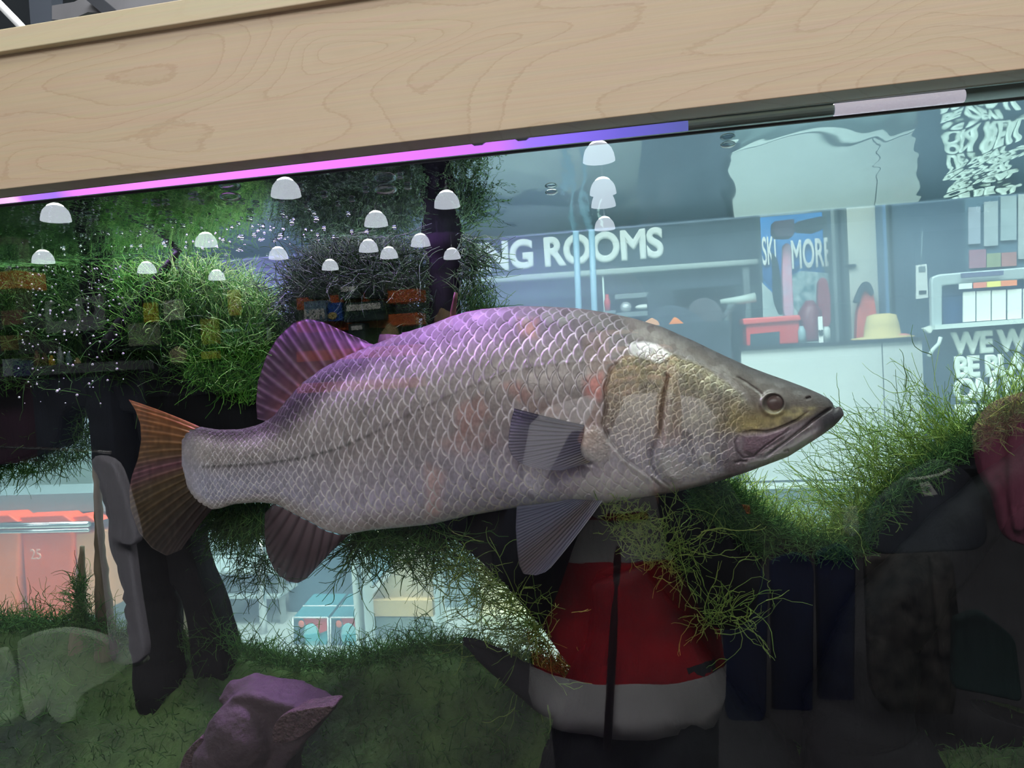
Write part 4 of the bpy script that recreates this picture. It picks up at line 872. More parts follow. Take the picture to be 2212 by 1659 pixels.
garment('scarf', 'narrow black scarf hanging over the left of the poster', [(1668, 545), (1680, 560), (1690, 620), (1694, 676), (1686, 684), (1676, 664), (1670, 640)], 6.2, .04, C('scarf_black', 34, 56, 62, rough=.9), cat='scarf')
garment('windsock', 'long pale pink sleeve hanging over the poster', [(1692, 530), (1700, 520), (1710, 530), (1712, 600), (1716, 688), (1694, 688), (1690, 600)], 6.1, .08, C('sleeve_pink', 214, 190, 214, rough=.8, var=.15, vscale=9, c2=srgb(226, 150, 170)), cat='sleeve')
garment('wetsuit', 'dark red long garment hanging at the right edge of the poster', [(1768, 610), (1776, 596), (1788, 604), (1795, 640), (1796, 700), (1784, 712), (1770, 690), (1766, 650)], 6.1, .08, C('wet_red', 150, 56, 72, rough=.7), cat='garment')

# door side by the poster
tag(MB().pbox(1793, 440, 1814, 745, 6.3, .15).build('door_1', mid_grey), kind='structure')
tag(MB().pbox(1814, 440, 1830, 745, 6.35, .1).build('trim_1', dark_metal), kind='structure')
tag(MB().pbox(1828, 440, 1912, 745, 6.4, .1).build('wall_right', C('wall_pale', 196, 200, 188, rough=.6, var=.08, vscale=1)), kind='structure')
tag(MB().pbox(1904, 420, 1925, 745, 6.2, .2).build('trim_2', C('trim_blue', 92, 124, 160, rough=.5)), kind='structure')
tag(MB().pbox(1925, 420, 2500, 1400, 6.45, .1).build('wall_side', C('wall_slate', 62, 84, 106, rough=.7, var=.15, vscale=.8)), kind='structure')
hk = thing('rain_jacket', 'orange rain jacket with a dark hood hanging on the pale wall', 'jacket', at(1872, 730, 6.2))
garment('body', '', [(1864, 622), (1872, 612), (1884, 616), (1892, 660), (1902, 735), (1850, 738), (1852, 680)], 6.25, .1, C('jacket_orange', 226, 96, 74, rough=.8, var=.15, vscale=6), hk)
garment('hood', '', [(1846, 652), (1858, 622), (1868, 607), (1880, 610), (1890, 632), (1884, 640), (1873, 622), (1862, 636), (1856, 656)], 6.2, .08, C('hood_dark', 50, 58, 68, rough=.8), hk)
tag(MB().lathe(P(1838, 574, 6.38), [(.035, -.01), (.05, 0), (.035, .01)], 16).build('wall_hook', dark_metal, None, True), 'small round dark hook on the pale wall above the rain jacket', 'hook')

# service counter
ct = thing('service_counter', 'long pale grey service counter beyond the tank', 'counter', at(1800, 1000, 5.5)[:2] + (0,))
a = P(1600, 752, 5.5); b = P(2004, 1040, 5.5); sx_ = float(P(1908, 800, 5.5)[0]); tz_ = float(a[2]); bz_ = float(P(1600, 1040, 5.5)[2])
MB().box(a[0], sx_ - .004, 5.5, 6.1, bz_, tz_ - .02).build('front_panel', grey_panel, ct, bevel=.004)
MB().box(sx_ + .004, b[0], 5.5, 6.1, bz_, tz_ - .02).build('front_panel', grey_panel, ct, bevel=.004)
MB().box(a[0] - .02, b[0] + .02, 5.47, 6.12, tz_ - .02, tz_ + .006).build('worktop', dark_metal, ct)
MB().box(a[0] - .03, b[0], 5.46, 6.1, bz_ - .06, bz_ - .02).build('foot_rail', C('foot_rail', 232, 240, 232, rough=.3), ct)
MB().box(a[0] + .02, b[0], 5.56, 6.1, 0, bz_).build('plinth', C('counter_plinth', 130, 150, 146, rough=.6), ct)
MB().box(a[0] - .02, a[0] + .10, 5.495, 5.7, bz_, bz_ + .35).build('end_post', mid_grey, ct) if False else None
# things on the counter
cb = thing('cool_box', 'red cool box with a lid and a dark label on the counter', 'cool box', tuple(P(1668, 748, 5.6)))
MB().prism([(1611, 696), (1727, 689), (1727, 742), (1613, 748)], 5.55, .28).build('body', red_p, cb, bevel=.012)
MB().prism([(1604, 688), (1728, 680), (1732, 692), (1606, 702)], 5.52, .34).build('lid', C('lid_red', 226, 84, 78, rough=.35), cb, bevel=.012)
lb_ = MB().prism([(1621, 722), (1684, 716), (1684, 745), (1621, 748)], 5.545, .01).build('label_panel', C('label_dark', 46, 62, 72, rough=.5), cb)
MB().ell(P(1654, 732, 5.545), (.06, .006, .018), 18, 8).build('emblem', C('emblem_brass', 120, 130, 96, rough=.6), lb_, True)
bt = thing('bottle', 'dark red bottle with an orange cap beside the red cool box', 'bottle', tuple(P(1750, 740, 5.6)))
MB().lathe(P(1752, 738, 5.62), [(.085, 0), (.09, .02), (.09, .24), (.05, .30), (.03, .33)], 20).build('body', C('bottle_red', 120, 40, 58, rough=.35), bt, True)
MB().lathe(P(1748, 678, 5.6), [(.02, 0), (.022, .05), (.01, .07)], 12).build('cap', orange_m, bt, True)
cd = thing('leaflet_card', 'narrow upright card with black letters beside the dark red bottle', 'card', tuple(P(1772, 738, 5.5)))
MB().pbox(1767, 684, 1779, 740, 5.5, .02).build('card', off_white, cd)
text('SS', 1768, 724, 5.49, 10, black_p, cd, wide=.7, bold=.003, ext=.001)
tag(MB().lathe(P(1785, 738, 5.55), [(.035, 0), (.035, .1), (.02, .12)], 14).build('jar', C('jar_pale', 190, 200, 196, rough=.3), None, True), 'small pale jar right of the upright card on the counter', 'jar')
tag(MB().lathe(P(1733, 742, 5.55), [(.03, 0), (.03, .1), (.015, .14)], 14).build('jar', C('jar_clear', 150, 176, 180, rough=.2), None, True), 'small clear jar between the cool box and the dark red bottle', 'jar')
ht = thing('straw_hat', 'pale straw hat standing at the right of the counter', 'hat', tuple(P(1908, 732, 5.6)))
MB().lathe(P(1906, 731, 5.75), [(.24, -.005), (.235, .01), (.14, .02), (.13, .10), (.11, .185), (.06, .20), (.01, .19)], 28, .8).build('crown', straw, ht, True)
tag(MB().lathe(P(1950, 728, 5.7), [(.06, 0), (.05, .02), (.02, .03)], 14).build('lure', C('lure_pink', 214, 130, 120, rough=.5), None, True), 'small pink lure lying right of the straw hat', 'lure')
tg = thing('wall_label', 'narrow white hanging label on the slate wall above the counter', 'label', tuple(P(1992, 640, 6.3)))
MB().prism([(1979, 573), (2002, 570), (2005, 643), (1979, 646)], 6.3, .02).build('card', off_white, tg)
MB().pbox(1985, 576, 1999, 586, 6.29, .01).build('print_block', mid_grey, tg); MB().pbox(1986, 628, 2001, 634, 6.29, .01).build('print_block', dark_metal, tg)
tag(MB().tube([P(1992, 500, 6.3), P(1991, 540, 6.3), P(1988, 572, 6.3)], .006, 8).build('cord', C('cord_grey', 120, 140, 150), None, True), 'thin cord carrying the narrow white label', 'cord')

# leaflet stand and banner at the right
ls = thing('leaflet_stand', 'grey framed leaflet stand with four white leaflets in it', 'leaflet stand', tuple(P(2120, 705, 4.5)))
fm = C('frame_grey', 178, 192, 192, rough=.35, metal=.2)
MB().prism([(2011, 608), (2014, 598), (2030, 592), (2300, 570), (2300, 596), (2046, 616), (2036, 618), (2036, 704), (2013, 706)], 4.5, .05).build('frame', fm, ls, bevel=.01)
MB().pbox(2034, 610, 2300, 708, 4.56, .02).build('back_panel', blue_dark, ls)
MB().prism([(2020, 702), (2300, 682), (2300, 692), (2020, 712)], 4.4, .12).build('ledge', C('ledge_pale', 206, 220, 214, rough=.4), ls)
for k, (x0, x1) in enumerate(((2081, 2107), (2110, 2140), (2143, 2173), (2177, 2207), (2211, 2243))):
    l = MB().prism([(x0, 631 - k * 1.8), (x1, 629 - k * 1.8), (x1, 694 - k * 2), (x0, 696 - k * 2)], 4.46, .012).build('leaflet', C('leaflet_%d' % k, 232, 238, 230), ls)
    MB().prism([(x0 + 3, 638 - k * 1.8), (x1 - 3, 636 - k * 1.8), (x1 - 3, 646 - k * 1.8), (x0 + 3, 648 - k * 1.8)], 4.455, .004).build('print_block', C('print_grey', 170, 180, 176), l)
    MB().prism([(x0 + 8, 682 - k * 2), (x0 + 15, 682 - k * 2), (x0 + 15, 690 - k * 2), (x0 + 8, 690 - k * 2)], 4.455, .004).build('print_block', C('print_dark', 90, 104, 110), l)
for k, (x0, x1, cc) in enumerate(((2072, 2100, (225, 232, 228)), (2103, 2131, (228, 130, 104)), (2132, 2162, (240, 226, 110)), (2163, 2197, (240, 140, 90)))):
    MB().prism([(x0, 613 - k * 2.2), (x1, 611 - k * 2.2), (x1, 623 - k * 2.2), (x0, 625 - k * 2.2)], 4.44, .01).build('tab', C('tab_%d' % k, *cc), ls)
MB().prism([(2079, 590), (2168, 584), (2168, 594), (2080, 600)], 4.44, .03).build('clip_bar', C('clip_bar', 96, 98, 128), ls)
bn = thing('banner', 'dark banner with bold white capital letters beginning WE WO at the right edge', 'banner', tuple(P(2120, 900, 4.5)))
MB().prism([(2004, 712), (2330, 690), (2330, 1330), (2014, 1350)], 4.52, .05).build('sheet', C('banner_slate', 40, 58, 72, rough=.8, var=.1, vscale=3), bn)
MB().prism([(1994, 709), (2010, 704), (2016, 712), (2010, 720)], 4.45, .04).build('corner_clip', C('corner_clip', 210, 216, 206), bn)
cream = C('banner_letters', 226, 236, 224, rough=.7)
for body, x, yb, h_, wd in (('BE REAL', 2064, 914, 34, .84), ('DE DEVI', 2064, 960, 30, .84), ('ON REAL', 2066, 1006, 34, .84), ('BE DEVI', 2066, 1050, 28, .84), ('WE BRAI', 2068, 1094, 32, .84), ('WE WO', 2059, 763, 39, .98), ('BE BLA', 2062, 814, 38, .92), ('ON D', 2061, 864, 40, 1.0)):
    text(body, x, yb, 4.50, h_, cream, bn, wide=wd * .84, bold=.014, ext=.006, sp=.98)
tag(MB().tube([P(2032, 728, 4.4), P(2028, 742, 4.4), P(2016, 754, 4.4), P(2006, 770, 4.4)], .012, 8).build('cable', C('cable_pale', 200, 212, 206), None, True), 'short pale cable dangling at the left edge of the banner', 'cable')
bx_ = thing('noticeboard', 'grey board with pale sheets pinned up above the leaflet stand', 'noticeboard', tuple(P(2150, 590, 4.9)))
MB().prism([(2084, 430), (2320, 410), (2320, 586), (2090, 604)], 4.9, .04).build('board', C('board_blue', 84, 110, 128, rough=.7), bx_)
for k, (x0, y0, x1, y1, cc) in enumerate(((2092, 448, 2118, 528, (150, 160, 172)), (2126, 436, 2156, 532, (160, 172, 176)), (2162, 424, 2196, 520, (156, 172, 176)), (2094, 540, 2130, 580, (160, 110, 126)), (2132, 548, 2162, 578, (150, 158, 120)), (2164, 546, 2196, 576, (176, 120, 116)), (2200, 420, 2240, 560, (170, 180, 180)))):
    MB().prism([(x0, y0), (x1, y0 - 2), (x1, y1 - 2), (x0, y1)], 4.88, .01).build('sheet', C('sheet_%d' % k, *cc, var=.15, vscale=14), bx_)

# ---- displays seen under the fish
def PB(px0, py0, px1, py1, y, d): return MB().pbox(px0, py0, px1, py1, y, d)
gl = thing('display_cabinet', 'pale display rack with a chrome post, seen below the tail fin', 'display rack', tuple(P(500, 1500, 3.2)))
PB(330, 1110, 612, 1470, 3.6, .04).build('back_panel', C('rack_back', 150, 168, 160, rough=.6, var=.18, vscale=2.5), gl)
PB(596, 1140, 612, 1440, 3.3, .05).build('edge_post', C('edge_post', 150, 158, 150, rough=.5), gl)
for q in (1235, 1288): MB().pbox(330, q, 600, q + 6, 3.25, .35).build('shelf_board', C('shelf_pale', 186, 202, 196, rough=.3), gl)
mb = MB().tube([P(563, 1160, 3.15), P(570, 1385, 3.15)], .022, 16).lathe(P(570, 1396, 3.15), [(.085, -.02), (.09, 0), (.03, .015)], 24); mb.build('chrome_post', chrome, gl, True)
garment('hanging_strap', 'dark looped strap hanging on the pale rack below the tail', [(440, 1300), (470, 1285), (500, 1300), (520, 1282), (536, 1290), (505, 1330), (470, 1340), (450, 1335)], 3.3, .05, C('strap', 96, 108, 104, rough=.7), cat='strap')
PB(385, 1395, 640, 1520, 3.2, .3).build('base', C('rack_base', 176, 170, 128, rough=.6, var=.1), gl)
tag(PB(612, 1120, 757, 1500, 3.5, .3).build('wall_panel', C('slate_column', 78, 108, 120, rough=.6, var=.06)), 'slate blue panel standing behind the two picture boxes', 'panel')
for k, (x0, x1, lab) in enumerate(((633, 712, 'picture box with a round beach scene, the fully visible one'), (714, 790, 'second picture box, half hidden by the white post'))):
    o = thing('drink_carton', 'teal and red %s' % lab, 'box', tuple(P((x0 + x1) / 2, 1415, 3.0)), )
    MB().prism([(x0, 1334), (x1 - 4, 1334), (x1 - 2, 1416), (x0, 1418)], 3.0, .26).build('carton', teal_card, o, bevel=.004)
    MB().prism([(x0 + 22, 1337), (x1 - 6, 1337), (x1 - 6, 1362), (x0 + 40, 1376)], 2.995, .006).build('red_field', red_card, o)
    MB().prism([(x0 + 2, 1338), (x0 + 20, 1338), (x0 + 26, 1412), (x0 + 2, 1414)], 2.995, .006).build('dark_field', C('field_dark', 60, 96, 104), o)
    c = P(x0 + 40, 1372, 2.99); MB().ell(c, (.046, .004, .066), 24, 12).build('round_picture', sky_card, o, True)
    MB().prism([(x0 + 24, 1372), (x0 + 56, 1368), (x0 + 60, 1384), (x0 + 28, 1386)], 2.982, .004).build('sea_band', C('sea_band', 70, 178, 180), o)
    MB().ell(P(x0 + 18, 1348, 2.98), (.018, .004, .02), 14, 8).build('flower', C('flower_coral', 226, 120, 96), o, True)
    mb = MB()
    for A_, B_ in (((x0, 1334), (x1 - 4, 1334)), ((x0, 1334), (x0, 1418)), ((x1 - 4, 1334), (x1 - 2, 1416))): mb.tube([P(*A_, 2.99), P(*B_, 2.99)], .004, 8)
    A_, B_ = P(x0, 1334, 3.0), P(x1 - 4, 1334, 3.0)
    mb.build('white_edge', off_white, o, True); MB().tube([A_ + [0, .12, .022], B_ + [0, .12, .022]], .004, 8).build('lid_seam', off_white, o, True)
    MB().add([A_ + [0, 0, 0], B_, B_ + [0, .26, .045], A_ + [0, .26, .045], A_ + [0, 0, -.004], B_ + [0, 0, -.004], B_ + [0, .26, 0], A_ + [0, .26, 0]],
             [(0, 1, 2, 3), (4, 7, 6, 5), (0, 4, 5, 1), (1, 5, 6, 2), (2, 6, 7, 3), (3, 7, 4, 0)]).build('lid_flap', C('flap_teal', 64, 130, 136), o)
ws = thing('wooden_stand', 'white framed stand with plywood panels below the belly of the fish', 'stand', tuple(P(870, 1480, 3.0)))
PB(757, 1120, 776, 1480, 2.9, .1).build('white_post', C('post_white', 206, 218, 208, rough=.5), ws)
PB(778, 1120, 797, 1480, 2.92, .1).build('white_post', C('post_white2', 186, 202, 196, rough=.5), ws)
PB(796, 1150, 936, 1292, 3.1, .04).build('plywood_panel', C('ply_pale', 200, 186, 150, rough=.6, var=.08), ws)
PB(796, 1297, 936, 1332, 3.05, .1).build('plywood_panel', tan_m, ws)
PB(796, 1334, 936, 1480, 3.1, .04).build('lower_panel', C('lower_grey', 150, 168, 158, rough=.6), ws)
MB().prism([(798, 1278), (846, 1225), (846, 1238), (800, 1290)], 3.05, .03).build('white_brace', off_white, ws)
MB().prism([(798, 1180), (856, 1160), (846, 1220), (798, 1272)], 3.07, .02).build('blue_sheet', C('sheet_blue', 150, 186, 196), ws)
PB(936, 1120, 950, 1480, 3.0, .1).build('white_post', C('post_white3', 180, 196, 190, rough=.5), ws)
tag(PB(950, 1120, 1034, 1480, 3.6, .1).build('wall_panel', C('panel_grey', 128, 148, 150, rough=.6)), 'grey panel between the plywood stand and the tan board', 'panel')
tag(PB(1034, 1200, 1300, 1330, 3.4, .1).build('board', C('board_tan', 226, 210, 160, rough=.6, var=.08)), 'tan board seen left of the big root, behind arching weed', 'board')
tag(PB(1034, 1330, 1300, 1500, 3.3, .2).build('board', C('board_pale', 216, 214, 176, rough=.6, var=.08)), 'paler lower board behind the weed left of the big root', 'board')

# ---- orange tubs on a chrome rack at the lower left
rk = thing('tub_rack', 'chrome railed rack holding the orange tubs at the left edge', 'rack', tuple(P(60, 1500, 2.0)))
PB(-200, 985, 330, 1080, 2.9, .04).build('back_panel', C('rack_panel', 120, 142, 126, rough=.6), rk)
PB(-200, 1080, 330, 1500, 2.95, .04).build('back_panel', C('rack_panel2', 120, 142, 130, rough=.6, var=.1), rk)
PB(-200, 1076, 330, 1102, 2.5, .3).build('shelf_board', C('rack_shelf', 120, 138, 136, rough=.5), rk)
MB().tube([P(-150, 1140, 2.1), P(192, 1132, 2.1)], .013, 14).tube([P(-150, 1152, 2.12), P(192, 1145, 2.12)], .008, 10).build('rail', chrome, rk, True)
for k, (x0, x1, y1, lab, m_) in enumerate(((-70, 40, 1345, 'narrow orange tub at the far left edge of the picture', C('tub_pale', 250, 124, 60, rough=.5)), (46, 158, 1340, 'orange tub with pale letters on its side', orange_p), (160, 210, 1330, 'pale orange tub half hidden by the wooden stakes', C('tub_pink', 240, 160, 100, rough=.5)))):
    o = thing('tub', lab, 'tub', tuple(P((x0 + x1) / 2, y1, 2.4)))
    MB().prism([(x0, 1152), (x1, 1150), (x1 - 6, y1), (x0 + 14, y1 + 2)], 2.4 + .02 * k, .3).build('side_wall', m_, o, bevel=.01)
    MB().prism([(x0 - 4, 1116), (x1 - 22, 1112), (x1, 1128), (x0 - 4, 1134)], 2.38 + .02 * k, .3).build('rim', C('rim_orange', 240, 80, 30, rough=.5), o, bevel=.006)
    if k == 1:
        t_ = text('25', 66, 1208, 2.385, 26, C('tub_letters', 244, 176, 150), o, wide=.9, ext=.002)

# ---- ceiling fittings above the cap board
tag(MB().tube([P(-60, -60, 1.2), P(-4, 6, 1.2), P(35, 46, 1.2), P(90, 104, 1.2)], .0068 * 1.6, 20).build('conduit', C('conduit_white', 240, 244, 248, rough=.35), None, True), 'white round conduit slanting across the top left corner', 'conduit')
tag(MB().prism([(112, 12), (160, 4), (196, -14), (420, -60), (420, 40), (190, 26), (150, 44), (112, 42)], 3.6, .6).build('ceiling_duct', C('duct_grey', 70, 70, 74, rough=.8, var=.2, vscale=3)), 'grey flat ceiling duct above the left end of the maple board', 'duct')
tag(MB().prism([(60, -30), (66, 52), (110, 50), (112, -30)], 3.9, .1).build('ceiling_plate', C('plate_slate', 46, 52, 62, rough=.8)), 'dark slate ceiling plate beside the duct', 'plate')
tag(MB().prism([(184, -2), (214, -8), (250, 22), (220, 28)], 3.55, .04).build('ceiling_gap', C('gap_dark', 16, 20, 28, rough=.8)), 'dark strut across the grey ceiling duct', 'strut')

# ================================================================ IN FRONT OF THE GLASS (seen as reflections)
lamp_px = [(120, 461, 'large dome lamp reflected in the glass just under the left end of the light tube'), (93, 556, 'dome lamp reflected in front of the ripples at the left edge'), (48, 625, 'small dome lamp reflected lowest at the left edge'),
    (445, 519, 'dome lamp reflected above the tip of the slanting branch'), (317, 579, 'small dome lamp reflected beside the slanting branch'), (468, 595, 'small dome lamp reflected low over the bright weed'),
    (617, 407, 'large dome lamp reflected among the bubbles near the water line'), (601, 548, 'dome lamp reflected over the weed left of the dark crest'), (713, 573, 'small dome lamp reflected on top of the dark weed crest'),
    (812, 474, 'dome lamp reflected right of the bubble field'), (796, 532, 'dome lamp reflected over the dark weed crest'), (840, 547, 'small dome lamp reflected right of its neighbour over the weed crest'),
    (965, 432, 'large dome lamp reflected on the upright post'), (908, 520, 'dome lamp reflected at the left side of the upright post'), (976, 549, 'small dome lamp reflected low on the upright post'),
    (1293, 330, 'largest dome lamp reflected highest in the water, under the board'), (1302, 404, 'dome lamp reflected second in the column above the sign'), (1303, 432, 'dome lamp reflected third in the column above the sign'), (1306, 484, 'small dome lamp reflected just above the sign letters')]
lens_m = emit('lamp_lens', (.76, .83, .93), 9.5); core_m = emit('lamp_core', (.95, .97, 1), 26)
alu = C('lamp_housing', 120, 124, 130, rough=.5)
lamp0 = None
def copy_tree(o, parent=None):
    c = o.copy(); COL.objects.link(c); c.parent = parent
    for ch in list(o.children):
        copy_tree(ch, c)
    return c
for i, (px_, py_, lab) in enumerate(lamp_px):
    p = Pz(px_, py_, 5.0); p = (p[0], -p[1], p[2])
    if lamp0 is None:
        lamp0 = thing('dome_lamp', lab, 'ceiling lamp', p)
        q = np.array(p)
        MB().lathe(q, [(.285, -.15), (.280, -.10), (.265, -.02), (.235, .06), (.18, .125), (.10, .155)], 32).build('lens', lens_m, lamp0, True)
        MB().lathe(q, [(.10, .150), (.16, .150), (.14, .17), (.09, .20), (.06, .21)], 24).build('housing', core_m, lamp0, True)
        MB().tube([q + [0, 0, .2], q + [0, 0, 1.0]], .02, 8).build('suspension', alu, lamp0, True); o = lamp0
    else: o = copy_tree(lamp0); o.location = p
    tag(o, lab + '', 'ceiling lamp', 'dome lamps hanging from the shop ceiling')

# --- the person taking the photograph, in a red and white jacket
pc = P(1352, 1300, .95); bx, by = float(pc[0]), -.98
per = thing('person', 'person in a red jacket with white chest and white hem, holding up a phone', 'person', (bx, by, 0))
skin_m = C('skin', 198, 150, 126, rough=.5); trouser_m = C('trousers_dark', 26, 28, 34, rough=.9)
def skin_body(name, joints, edges, m, parent, rootj=0):
    me = bpy.data.meshes.new(name); me.from_pydata([tuple(np.array(j[:3]) - np.array(parent.location)) for j in joints], edges, []); me.materials.append(m)
    o = bpy.data.objects.new(name, me); link(o, parent)
    sk = o.modifiers.new('skin', 'SKIN'); sk.use_smooth_shade = True
    for i, j in enumerate(joints):
        r = j[3]; me.skin_vertices[0].data[i].radius = (r, j[4] if len(j) > 4 else r); me.skin_vertices[0].data[i].use_root = (i == rootj)
    sb = o.modifiers.new('sub', 'SUBSURF'); sb.levels = sb.render_levels = 2
    return o
zs = lambda py: float(1.5 + (P(bx * 0 + 1352, py, .95)[2] - 1.5))
J = [(bx, by, .76, .13, .10), (bx, by, .95, .13, .09), (bx, by, 1.12, .14, .10), (bx, by, 1.28, .06, .055), (bx, by + .01, 1.40, .055, .055), (bx, by + .01, 1.50, .075, .085), (bx, by + .01, 1.60, .07, .08)]
Ed = [(0, 1), (1, 2), (2, 3), (3, 4), (4, 5), (5, 6)]
for sgn in (-1, 1):
    n0 = len(J); J += [(bx + sgn * .16, by, 1.17, .05), (bx + sgn * .20, by + .06, .98, .042), (bx + sgn * .10, by + .20, 1.22, .032), (bx * .3 + sgn * .055, by + .25, 1.40, .026), (bx * .2 + sgn * .05, by + .26, 1.45, .03, .016)]
    Ed += [(2, n0), (n0, n0 + 1), (n0 + 1, n0 + 2), (n0 + 2, n0 + 3), (n0 + 3, n0 + 4)]
    n1 = len(J); J += [(bx + sgn * .08, by, .66, .085), (bx + sgn * .09, by + .01, .38, .055), (bx + sgn * .09, by - .02, .08, .038), (bx + sgn * .10, by + .12, .03, .03)]
    Ed += [(0, n1), (n1, n1 + 1), (n1 + 1, n1 + 2), (n1 + 2, n1 + 3)]
    hb = np.array(J[n1 - 1][:3])
    for f, (dx, ln) in enumerate(((.026, .9), (.012, 1), (-.004, .95), (-.02, .75))):       # four fingers curled round the phone, thumb at the side
        a0 = len(J); q = hb + [sgn * dx * .4, 0, .012 + dx * 1.2]
        J += [(q[0], q[1], q[2], .009), (q[0] - sgn * .022 * ln, q[1] + .018, q[2] + .006, .0085), (q[0] - sgn * .045 * ln, q[1] + .012, q[2] + .006, .0075)]
        Ed += [(n1 - 1, a0), (a0, a0 + 1), (a0 + 1, a0 + 2)]
    a0 = len(J); J += [(hb[0] - sgn * .012, hb[1] - .012, hb[2] - .014, .010), (hb[0] - sgn * .035, hb[1] - .014, hb[2] + .008, .0085)]; Ed += [(n1 - 1, a0), (a0, a0 + 1)]
body = skin_body('body', J, Ed, skin_m, per)
hc = np.array([bx, by + .01, 1.56])
def add_part(mb, nm, m, par=per, sm_=True, **k): return mb.build(nm, m, par, sm_, **k)
add_part(MB().ell(hc + [0, -.012, .03], (.084, .095, .10), 24, 16), 'hair', C('hair_brown', 52, 38, 30, rough=.7))
add_part(MB().ell(hc + [0, .02, -.01], (.072, .078, .10), 24, 16), 'face', skin_m, body)
for sgn in (-1, 1): add_part(MB().ell(hc + [sgn * .028, .094, .012], (.012, .006, .007), 12, 8), 'eye', dark_metal, body)
add_part(MB().ell(hc + [0, .102, -.018], (.011, .014, .02), 12, 8), 'nose', skin_m, body); add_part(MB().ell(hc + [0, .092, -.05], (.022, .006, .006), 12, 8), 'mouth', C('lips', 160, 84, 80), body)
# jacket: rings measured from the reflection
def jacket(name, rows, m, n=48, dep=.62, parent=per, jag=.006, sd=1):
    r = np.random.default_rng(sd); V = []
    for (py, l, rgt) in rows:
        L_, R_ = M(l, py, .95), M(rgt, py, .95); cx_ = (L_[0] + R_[0]) / 2; hw = abs(R_[0] - L_[0]) / 2
        for k in range(n):
            a = 2 * math.pi * k / n; w_ = 1 + jag / .2 * math.sin(7 * a + py / 37) + .02 * math.sin(11 * a - py / 21)
            V.append((cx_ + hw * math.cos(a) * (w_ if abs(math.cos(a)) < .95 else 1), by + hw * dep * math.sin(a) * w_, L_[2]))
    m_ = len(rows); fs = [(i * n + k, i * n + (k + 1) % n, (i + 1) * n + (k + 1) % n, (i + 1) * n + k) for i in range(m_ - 1) for k in range(n)]
    return mesh(name, V, fs, m, parent, True)
jr = C('jacket_red', 190, 30, 42, rough=.45, var=.35, vscale=9, bump=.5, bscale=14); jw = C('jacket_white', 228, 228, 230, rough=.5, var=.08, vscale=8, bump=.4, bscale=16)
jacket('hem_band', [(1556, 1190, 1520), (1540, 1150, 1558), (1500, 1138, 1570), (1430, 1141, 1572)], jw)
jacket('jacket_body', [(1432, 1146, 1568), (1380, 1136, 1560), (1300, 1130, 1545), (1240, 1128, 1535), (1190, 1128, 1530)], jr)
jacket('chest', [(1192, 1128, 1530), (1120, 1128, 1530), (1000, 1125, 1540), (920, 1140, 1550), (880, 1180, 1520), (855, 1270, 1430)], jw)
jacket('piping', [(1106, 1124, 1534), (1098, 1124, 1534), (1092, 1124, 1534)], C('piping_red', 150, 24, 34, rough=.5))
zt, zb = M(1352, 900, .95), M(1318, 1556, .95); fy = by + .62 * .235
add_part(MB().tube([(zt[0], fy - .05, zt[2]), (zb[0], fy + .006, zb[2])], .009, 10), 'zip', C('zip_dark', 70, 26, 30, rough=.4), sm_=True)
for sgn in (-1, 1):
    add_part(MB().tube([(bx + sgn * .17, by, 1.17), (bx + sgn * .23, by + .05, 1.05), (bx + sgn * .215, by + .09, .97), (bx + sgn * .15, by + .16, 1.12), (bx * .6 + sgn * .075, by + .225, 1.32)], [.075, .07, .068, .06, .045], 18), 'sleeve', C('sleeve_navy', 26, 30, 40, rough=.9))
    add_part(MB().tube([(bx + sgn * .085, by, .82), (bx + sgn * .09, by + .01, .40), (bx + sgn * .09, by - .01, .07)], [.115, .085, .075], 18), 'trouser_leg', trouser_m)
    add_part(MB().ell((bx + sgn * .10, by + .06, .045), (.05, .14, .045), 18, 10), 'shoe', black_p)
ph = thing('phone', 'dark phone held up in front of the person by the glass', 'phone', (0, -.712, 1.5))
MB().box(-.075, .055, -.716, -.708, 1.465, 1.53).build('body', black_p, ph, bevel=.002)

# --- shelving, clothes and goods behind the camera, all in the glass as faint images
def MR(px0, py0, px1, py1, yv, d): return MB().pbox(px0, py0, px1, py1, yv, d, True)
dkw = C('gondola_dark', 58, 64, 72, rough=.7, var=.15, vscale=1); lip_o = C('lip_orange', 226, 104, 48, rough=.5)
gd = thing('shelf_unit', 'dark shelf unit with orange shelf lips reflected above the dorsal fin', 'shelf unit', tuple(M(770, 900, 5.2)))
MR(640, 606, 1010, 1150, 5.6, .1).build('back_panel', dkw, gd)
for q in (644, 694, 760, 830): MR(640, q, 905, q + 6, 5.0, .2).build('orange_lip', lip_o, gd)
fb = thing('fish_box', 'blue grey box lettered FISH on the orange lipped shelf', 'box', tuple(M(680, 690, 4.95)))
MR(656, 652, 706, 693, 4.9, .3).build('carton', C('fish_carton', 120, 150, 176, rough=.5), fb)
text('FISH', 702, 688, 4.89, 22, off_white, fb, wide=.85, bold=.008, ext=.003, mir=True)
bb = thing('blue_box', 'blue box with a cream emblem beside the lettered box', 'box', tuple(M(722, 690, 4.95)))
MR(708, 655, 740, 692, 4.9, .3).build('carton', C('blue_carton', 40, 90, 190, rough=.5), bb)
MB().ell(M(718, 682, 4.89), (.04, .006, .03), 16, 8).build('emblem', C('emblem_cream', 220, 200, 130), bb, True)
